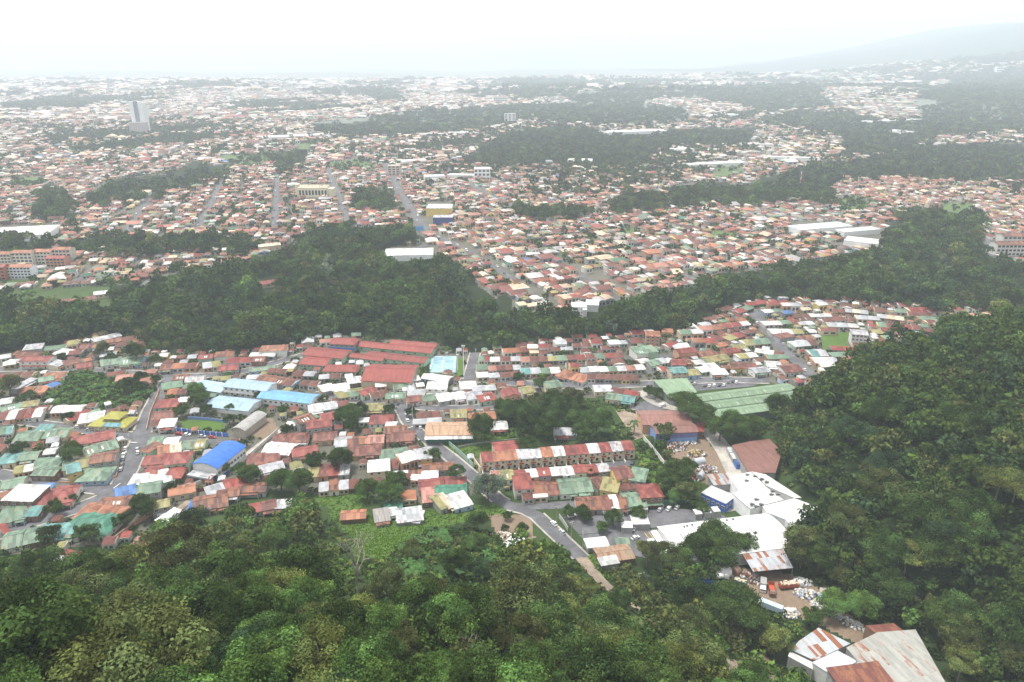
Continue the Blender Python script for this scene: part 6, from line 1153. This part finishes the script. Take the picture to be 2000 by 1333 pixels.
# rough grass tufts on the meadows
X, Y = NR.uniform(-130, 210, 60000), NR.uniform(215, 420, 60000); Z = T(X, Y); px, py, d = project(X, Y, Z); k = in_any(px, py, GRASS[:6] + GRASS[8:9] + GRASS[-1:] + CROP)
for ln, wd, sf in ROAD_XY: k &= seg_dist(X, Y, ln) > wd / 2 + .6
X, Y, Z, px, py = [q[k] for q in (X, Y, Z, px, py)]; cr = in_any(px, py, CROP); tuft = Mass(); s = np.where(cr, NR.uniform(.5, 1.0, len(X)), NR.uniform(.25, .7, len(X)))
tuft.add(crown(500, 1.0, .7, 'round', 5, 5, .42, 0), X, Y, Z - .1, s, s * .8, np.where(cr[:, None], (.040, .085, .032), (.108, .20, .032)) * NR.uniform(.75, 1.2, (len(X), 1)), NR.uniform(0, 6.28, len(X)))
stuff(tuft.build('meadow_grass'), 'rough bright grass and dark low crops on the near slope', 'grass')
# ------------------------------------------------------------------ near houses: the three hundred largest stand alone, the others join the town
for h in HS:
    h['z'] = max(TT(h['x'], h['y']), 0); h['px'] = project(h['x'], h['y'], h['z'] + h['h']); h['app'] = math.sqrt(h['w'] * h['d']) / h['px'][2]
    if not (-10 < h['px'][0] < 2010) or poly_in(np.array([h['x']]), np.array([h['y']]), HILL)[0]: h['app'] = 0
HS.sort(key=lambda h: -h['app']); NH = 262
for i, h in enumerate(HS):
    h['near'] = i < NH
    if h['near']:
        o = make_house(h, 'house', 2 if h['px'][2] < 520 else 1)
        THINGS.append(dict(o=o, kind='house', colour=CODE[h['k']][0], look='-roofed two-storey house' if h['two'] else '-roofed house', px=h['px'][0:2], group='houses of the near town', cat='house'))
# fill what is left of the near town with the small sheds and back rooms between the houses
HXY = np.array([(h['x'], h['y']) for h in HS]); FILL = []
NTXY = [onplane(*p) for p in NEARTOWN]; BANX = [onplane(*p) for p in BANANAS]
occ_poly(BANX)
for pl in GRASS + SOIL + [[(1000, 770), (1240, 775), (1250, 870), (980, 870), (960, 830)], [(590, 880), (700, 880), (700, 960), (600, 960)]]: occ_poly([onplane(*p) for p in pl])
for q in range(26000):
    x, y = R.uniform(-330, 380), R.uniform(262, 640)
    if not poly_in(np.array([x]), np.array([y]), NTXY)[0] or poly_in(np.array([x]), np.array([y]), HILL)[0]: continue
    i = int(np.argmin(np.hypot(HXY[:, 0] - x, HXY[:, 1] - y))); rz = HS[i]['rz']; w_, d_ = R.choice([(9, 11), (8, 9), (7, 8), (6, 7), (5, 6), (4, 5), (3.4, 4.5)])
    if math.hypot(HXY[i, 0] - x, HXY[i, 1] - y) < 28 and occ_rect(x, y, w_, d_, rz, .35, True):
        occ_rect(x, y, w_, d_, rz, .2); FILL.append((x, y, w_ / 2, d_ / 2, rz, R.uniform(2.4, 3.2), R.choice('UUUrrRWWSSGYOU')))
# ------------------------------------------------------------------ the rest of the town as one object
TV, TF, TCc = [], [], []; TN = 0
Q_ = np.array([(0, 1, 5, 4), (1, 2, 6, 5), (2, 3, 7, 6), (3, 0, 4, 7), (8, 9, 13, 12), (10, 11, 12, 13), (11, 14, 8, 12), (9, 15, 10, 13), (16, 17, 18, 19), (20, 21, 22, 23)])
def add_houses(x, y, z, w, d, h, rz, rise, rc, wc, along):
    """n gabled houses with half sizes w, d; the ridge runs along w where along is true"""
    global TN
    x, y, z, w, d, h, rz, rise = [np.asarray(q, float) for q in (x, y, z, w, d, h, rz, rise)]
    n = len(x); ov = 1.05; L = np.zeros((n, 24, 3)); sa, sb = np.where(along, w, d), np.where(along, d, w)
    def put(i, a, b, c): L[:, i, 0] = np.where(along, a, b); L[:, i, 1] = np.where(along, b, a); L[:, i, 2] = c
    for i, (a, b) in enumerate(((-1, -1), (1, -1), (1, 1), (-1, 1))):
        put(i, a * sa, b * sb, -1.5); put(4 + i, a * sa, b * sb, h); put(8 + i, a * sa * ov, b * sb * ov, h + .05)
    for i, a in ((0, -1), (1, 1)): put(12 + i, a * sa * ov, 0 * sb, h + rise + .1); put(14 + i, a * sa * ov, 0 * sb, h + .05)
    for k in (0, 1):       # two dark openings on the side that faces the viewer's end of the street
        for j, (a, c) in enumerate(((-.7, .3), (-.15, .3), (-.15, .75), (-.7, .75))):
            L[:, 16 + 4 * k + j, 0] = (a + .85 * k) * w; L[:, 16 + 4 * k + j, 1] = -d - .06; L[:, 16 + 4 * k + j, 2] = c * h
    cs, sn = np.cos(rz)[:, None], np.sin(rz)[:, None]
    V = np.stack([L[:, :, 0] * cs - L[:, :, 1] * sn + x[:, None], L[:, :, 0] * sn + L[:, :, 1] * cs + y[:, None], L[:, :, 2] + z[:, None]], -1)
    dk = np.tile(np.array([.05, .05, .055]), (n, 1))
    TV.append(V.reshape(-1, 3)); TF.append((Q_[None] + (np.arange(n) * 24)[:, None, None] + TN).reshape(-1, 4)); TN += 24 * n
    TCc.append(np.stack([wc] * 4 + [rc] * 2 + [wc] * 2 + [dk] * 2, 1).reshape(-1, 3))
PAL = 'RrUWGDSPOYCTB'; PALC = np.array([CODE[k][1] if k != 'W' else (.52, .51, .49) for k in PAL]) * np.array([1.0, .92, .88]) + np.array([.024, .020, .018]); WPAL = np.array([(.68, .67, .62), (.62, .53, .38), (.34, .34, .33), (.55, .33, .22), (.42, .52, .42), (.22, .14, .10), (.60, .47, .2), (.4, .5, .6)])
def cols(n, p): return PALC[NR.choice(13, n, p=np.array(p) / sum(p))] * NR.uniform(.7, 1.25, (n, 1)), WPAL[NR.choice(8, n, p=[.34, .22, .14, .1, .06, .05, .05, .04])] * NR.uniform(.6, 1.05, (n, 1))
if FILL:
    f = np.array([q[:6] for q in FILL]); rc = np.array([CODE[q[6]][1] for q in FILL]) * NR.uniform(.75, 1.2, (len(f), 1)); _, wc = cols(len(f), [1] * 13)
    add_houses(f[:, 0], f[:, 1], np.maximum(T(f[:, 0], f[:, 1]), 0), f[:, 2], f[:, 3], f[:, 5], f[:, 4], f[:, 3] * .22, rc, wc, NR.random(len(f)) < .6)
far_hs = [h for h in HS if not h['near'] and h['app'] > 0]
if far_hs:
    g_ = lambda k: np.array([h[k] for h in far_hs], float); rc = np.array([CODE[h['k']][1] for h in far_hs]) * NR.uniform(.85, 1.15, (len(far_hs), 1)); _, wc = cols(len(far_hs), [1] * 13)
    add_houses(g_('x'), g_('y'), g_('z'), g_('w') / 2, g_('d') / 2, g_('h'), g_('rz'), g_('d') * .13, rc, wc, np.ones(len(far_hs), bool))
LMOCC = [(832, 885, 395, 442), (580, 655, 360, 390), (750, 850, 480, 505), (-30, 112, 440, 470), (1545, 1660, 434, 458), (1640, 1770, 448, 488), (-20, 145, 486, 526), (255, 296, 205, 268), (1940, 2010, 460, 505), (755, 783, 325, 345)]
def grid_town(y0, y1, s, TH_, polyinc=None, keep=.9, pal=(13, 19, 18, 9, 6, 1.5, 10, 9, 12, 3, 8, .3, .3), hgt=1.0):
    lw, ld = 9.5 * s, 15.0 * s; m = 1.1 * y1
    us = np.arange(-m - 400, m + 400, lw); vs = np.arange(-200, y1 * 1.5 + 400, ld)
    # rotated frame: u runs along the cross streets, v along the avenues
    U, Vv = np.meshgrid(us, vs); iu = np.rint((U - us[0]) / lw).astype(int); iv = np.rint((Vv - vs[0]) / ld).astype(int)
    U = U + (iv % 7) * 1.3; c, s_ = cos(TH_), sin(TH_); street = (iu % 9 == 0) if s < 1.3 else (iu % 8 == 0); Vv = Vv + np.where(iv % 2 == 0, 1.9, -1.9) * s
    X, Y = (U * c - Vv * s_).ravel(), (U * s_ + Vv * c).ravel(); k = (Y > y0) & (Y <= y1) & (np.abs(X) < .74 * Y + 40) & ~street.ravel(); X, Y = X[k], Y[k]
    X, Y = X + NR.normal(0, .5 * s, X.shape), Y + NR.normal(0, .8 * s, Y.shape); Z = T(X, Y); px, py, d = project(X, Y, Z)
    k = ~in_any(px, py, WOODS + MIDGRASS) & (px > -60) & (px < 2060)
    k &= ~((Y < 700) & (poly_in(px, py, NEARTOWN) | poly_in(X, Y, HILL)))
    for a, b_, c_, e_ in LMOCC: k &= ~((px > a) & (px < b_) & (py > c_) & (py < e_))
    for ln, wd in MID_XY: k &= seg_dist(X, Y, ln) > wd / 2 + 2.2 * s
    if polyinc is not None: k &= polyinc(px, py, X, Y)
    k &= NR.random(len(X)) < keep * np.where((Y > 1300) & (px > 1000), .72, 1.0); X, Y, Z = X[k], Y[k], Z[k]; n = len(X); rc, wc = cols(n, pal)
    big = NR.random(n) < .07; two = NR.random(n) < .17; w = NR.uniform(.40, .50, n) * lw * np.where(big, 2.0, 1); d_ = NR.uniform(.30, .46, n) * ld * np.where(big, 1.5, 1); h = np.where(two, NR.uniform(5.2, 6.5, n), NR.uniform(2.8, 3.6, n)) * hgt
    add_houses(X, Y, Z, w, d_, h, np.full(n, TH_) + NR.normal(0, .03, n), np.minimum(w, d_) * NR.uniform(.12, .42, n), rc, wc, NR.random(n) < .55); return n
pr = lambda poly: (lambda px, py, X, Y: poly_in(px, py, poly))
REDS = [(1640,395),(1640,350),(1760,340),(1900,355),(2060,365),(2060,480),(1900,470),(1720,400)]
n1 = grid_town(540, 1500, .88, radians(16), lambda px, py, X, Y: ~poly_in(px, py, REDS) & (px < 900), .86)
n2 = grid_town(540, 1500, .88, radians(24), lambda px, py, X, Y: ~poly_in(px, py, REDS) & (px >= 900), .86, (15, 19, 15, 8, 7, 1.5, 9, 9, 13, 3, 8, .3, .3))
n3 = grid_town(600, 1600, .78, radians(10), pr(REDS), .97, (24, 18, 6, 9, 2, 0, 3, 12, 14, 3, 5, 0, 0))
mixf = lambda X, Y: np.sin(X * .006 + 1.3) + np.sin(Y * .0047 + X * .002) + np.sin(X * .017 - Y * .011) * .7
n4 = grid_town(1500, 2600, 1.3, radians(12), lambda px, py, X, Y: (mixf(X, Y) < 1.5), .80, (12, 16, 10, 20, 5, 1, 14, 9, 8, 3, 12, .2, .2), 1.2)
n5 = grid_town(2600, 4600, 2.0, radians(20), lambda px, py, X, Y: (mixf(X, Y) < .95) & ((px < 1790) | (py < 150)), .66, (9, 12, 8, 34, 4, 1, 16, 8, 5, 3, 12, .2, .2), 1.6)
n6 = grid_town(4600, 8000, 4.0, radians(5), lambda px, py, X, Y: (mixf(X, Y) < .7) & (T(X, Y) < 160), .55, (5, 7, 5, 52, 4, 1, 14, 5, 2, 2, 8, .2, .2), 2.8)
print('town houses', n1, n2, n3, n4, n5, n6, 'fill', len(FILL), 'hs', len(HS))
def town_mat():
    g = NG('town_roofs_and_walls'); at = g.n('Attribute', attribute_name='Col').outputs['Color']; p = g.geo(); n = g.noise(p, .45, 4, .7); n2 = g.noise(p, .09, 2)
    t = g.math('MULTIPLY', g.math('MULTIPLY_ADD', n, .9, .55), g.math('MULTIPLY_ADD', n2, .4, .8)); c = g.mix(1.0, at, g.n('CombineColor', inp={0: t, 1: t, 2: t}).outputs[0], 'MULTIPLY')
    return g.bsdf(g.mix(g.ramp(g.noise(p, .8, 4, .7), .60, .72), c, (.20, .13, .10)), .7, 0, .25)
tw = link('town_houses', np_mesh('town_houses', np.concatenate(TV), np.concatenate(TF), town_mat(), np.concatenate(TCc)))
stuff(tw, 'densely packed small houses with red, rust, white and green roofs filling the valley', 'houses')
# ---- garden trees between the houses: near ones on free ground, the further ones among the lots
def free_spots(n, r):
    o = []
    for q in range(n * 30):
        if len(o) >= n: break
        x, y = R.uniform(-330, 380), R.uniform(262, 640)
        if poly_in(np.array([x]), np.array([y]), NTXY)[0] and not poly_in(np.array([x]), np.array([y]), HILL)[0] and occ_rect(x, y, r * 2, r * 2, 0, 0, True): o.append((x, y)); occ_rect(x, y, r * 1.4, r * 1.4, 0, 0)
    return np.array(o).reshape(-1, 2)
gard = Mass()
for r, n, pid in ((2.4, 150, (5, 2)), (1.2, 520, (7, 5)), (.7, 700, (7,))):
    sp = free_spots(n, r)
    for q, k in enumerate(pid):
        s_ = sp[q::len(pid)]
        if len(s_): sc2 = NR.uniform(.8, 1.2, len(s_)) * r * 1.25 / PROTO[k]['r']; gard.add(PROTO[k]['lo'], s_[:, 0], s_[:, 1], np.maximum(T(s_[:, 0], s_[:, 1]), 0) - PROTO[k]['h'] * .15 * sc2, sc2, sc2, TL_[NR.choice(8, len(s_), p=[.36, .28, .06, .14, .06, .08, .02, 0])] * GAIN * NR.uniform(.8, 1.2, (len(s_), 1)), NR.uniform(0, 6.28, len(s_)))
for (y0, y1, g, sc3, thr) in ((560, 1500, 8.5, .58, .28), (1500, 2600, 17., 1.0, .40)):
    X, Y, Z, px, py, d = mid_spots(y0, y1, g, WOODS); k = ~in_any(px, py, WOODS) & ~((Y < 700) & (poly_in(px, py, NEARTOWN) | poly_in(X, Y, HILL))) & (NR.normal(0, .8, X.shape) + np.sin(X * .021) * np.sin(Y * .017) > thr)
    for a, b_, c_, e_ in LMOCC: k &= ~((px > a) & (px < b_) & (py > c_) & (py < e_))
    for ln, wd in MID_XY: k &= seg_dist(X, Y, ln) > wd / 2 + 3
    X, Y, Z = X[k], Y[k], Z[k]; pk = NR.integers(0, 4, len(X))
    for q in range(4):
        ix = np.nonzero(pk == q)[0]; s = NR.uniform(2.6, 5.5, len(ix)) * sc3 / .72; gard.add(far_[q], X[ix], Y[ix], Z[ix], s, s * NR.uniform(.7, 1.1, len(ix)), TL_[NR.choice(8, len(ix), p=[.42, .30, .05, .07, .02, .14, 0, 0])] * GAIN * NR.uniform(.8, 1.2, (len(ix), 1)), NR.uniform(0, 6.28, len(ix)))
wood.V += [v for v in gard.V]; off = wood.n; wood.F += [f + off for f in gard.F]; wood.C += gard.C; wood.n += gard.n
wd_ = wood.build('wood'); stuff(wd_, 'mass of ravine woods, garden trees and far tree belts beyond the nearest trees', 'woods')
# ------------------------------------------------------------------ the hazy air
hz = MB().box(-17000, 17000, -260, 13500, -3, 780).build('haze', None if False else [])
hz['kind'] = 'stuff'; hz['label'] = 'pale blue-white haze filling the valley'; hz['category'] = 'haze'
hm = bpy.data.materials.new('hazy_air'); hm.use_nodes = True; tt = hm.node_tree; tt.nodes.clear(); ho = tt.nodes.new('ShaderNodeOutputMaterial'); hv = tt.nodes.new('ShaderNodeVolumePrincipled')
hv.inputs['Color'].default_value = HAZE_COLOR; hv.inputs['Density'].default_value = HAZE_DENSITY; hv.inputs['Anisotropy'].default_value = HAZE_ANISO; tt.links.new(hv.outputs[0], ho.inputs['Volume'])
hz.data.materials.append(hm)
# ------------------------------------------------------------------ labels: each says which one, by look and by the nearest thing one can find
DIRW = ['right of', 'below and right of', 'below', 'below and left of', 'left of', 'above and left of', 'above', 'above and right of']
ORD = ['nearest', 'second', 'third', 'fourth', 'fifth', 'sixth', 'seventh', 'eighth', 'ninth', 'tenth', 'eleventh', 'twelfth']
def wording():
    left = list(range(len(THINGS))); rank = {}
    cls = {}
    for i, d in enumerate(THINGS):
        d['near_lm'] = sorted(range(len(LM)), key=lambda k: math.hypot(LM[k][1] - d['px'][0], (LM[k][2] - d['px'][1]) * 1.4))[:6]
        d['word'] = (d['colour'] + d['look'])
    # every thing is described from its nearest landmark; things alike in look, landmark and direction are counted outwards from it
    for i, d in enumerate(THINGS):
        k = d['near_lm'][0]; a = math.atan2(d['px'][1] - LM[k][2], d['px'][0] - LM[k][1]); s = int(round(a / (pi / 4))) % 8
        cls.setdefault((d['word'], k, s), []).append((math.hypot(d['px'][0] - LM[k][1], d['px'][1] - LM[k][2]), i))
    seen = set()
    for (w_, k, s), lst in cls.items():
        lst.sort()
        for j, (_, i) in enumerate(lst):
            n = '' if len(lst) == 1 else (ORD[j] if j < len(ORD) else '%dth' % (j + 1)) + ' '
            t = '%s%s %s the %s' % (n, w_, DIRW[s], LM[k][0])
            if len(lst) > 1: t += ', counted outwards'
            q = t.split()
            if len(q) > 16: t = ' '.join(t.replace(', counted outwards', '').split()[:16])
            while t in seen: t = t + ' too'
            seen.add(t); THINGS[i]['o']['label'] = t; THINGS[i]['o']['category'] = THINGS[i]['cat']; THINGS[i]['o']['group'] = THINGS[i]['group']
wording()
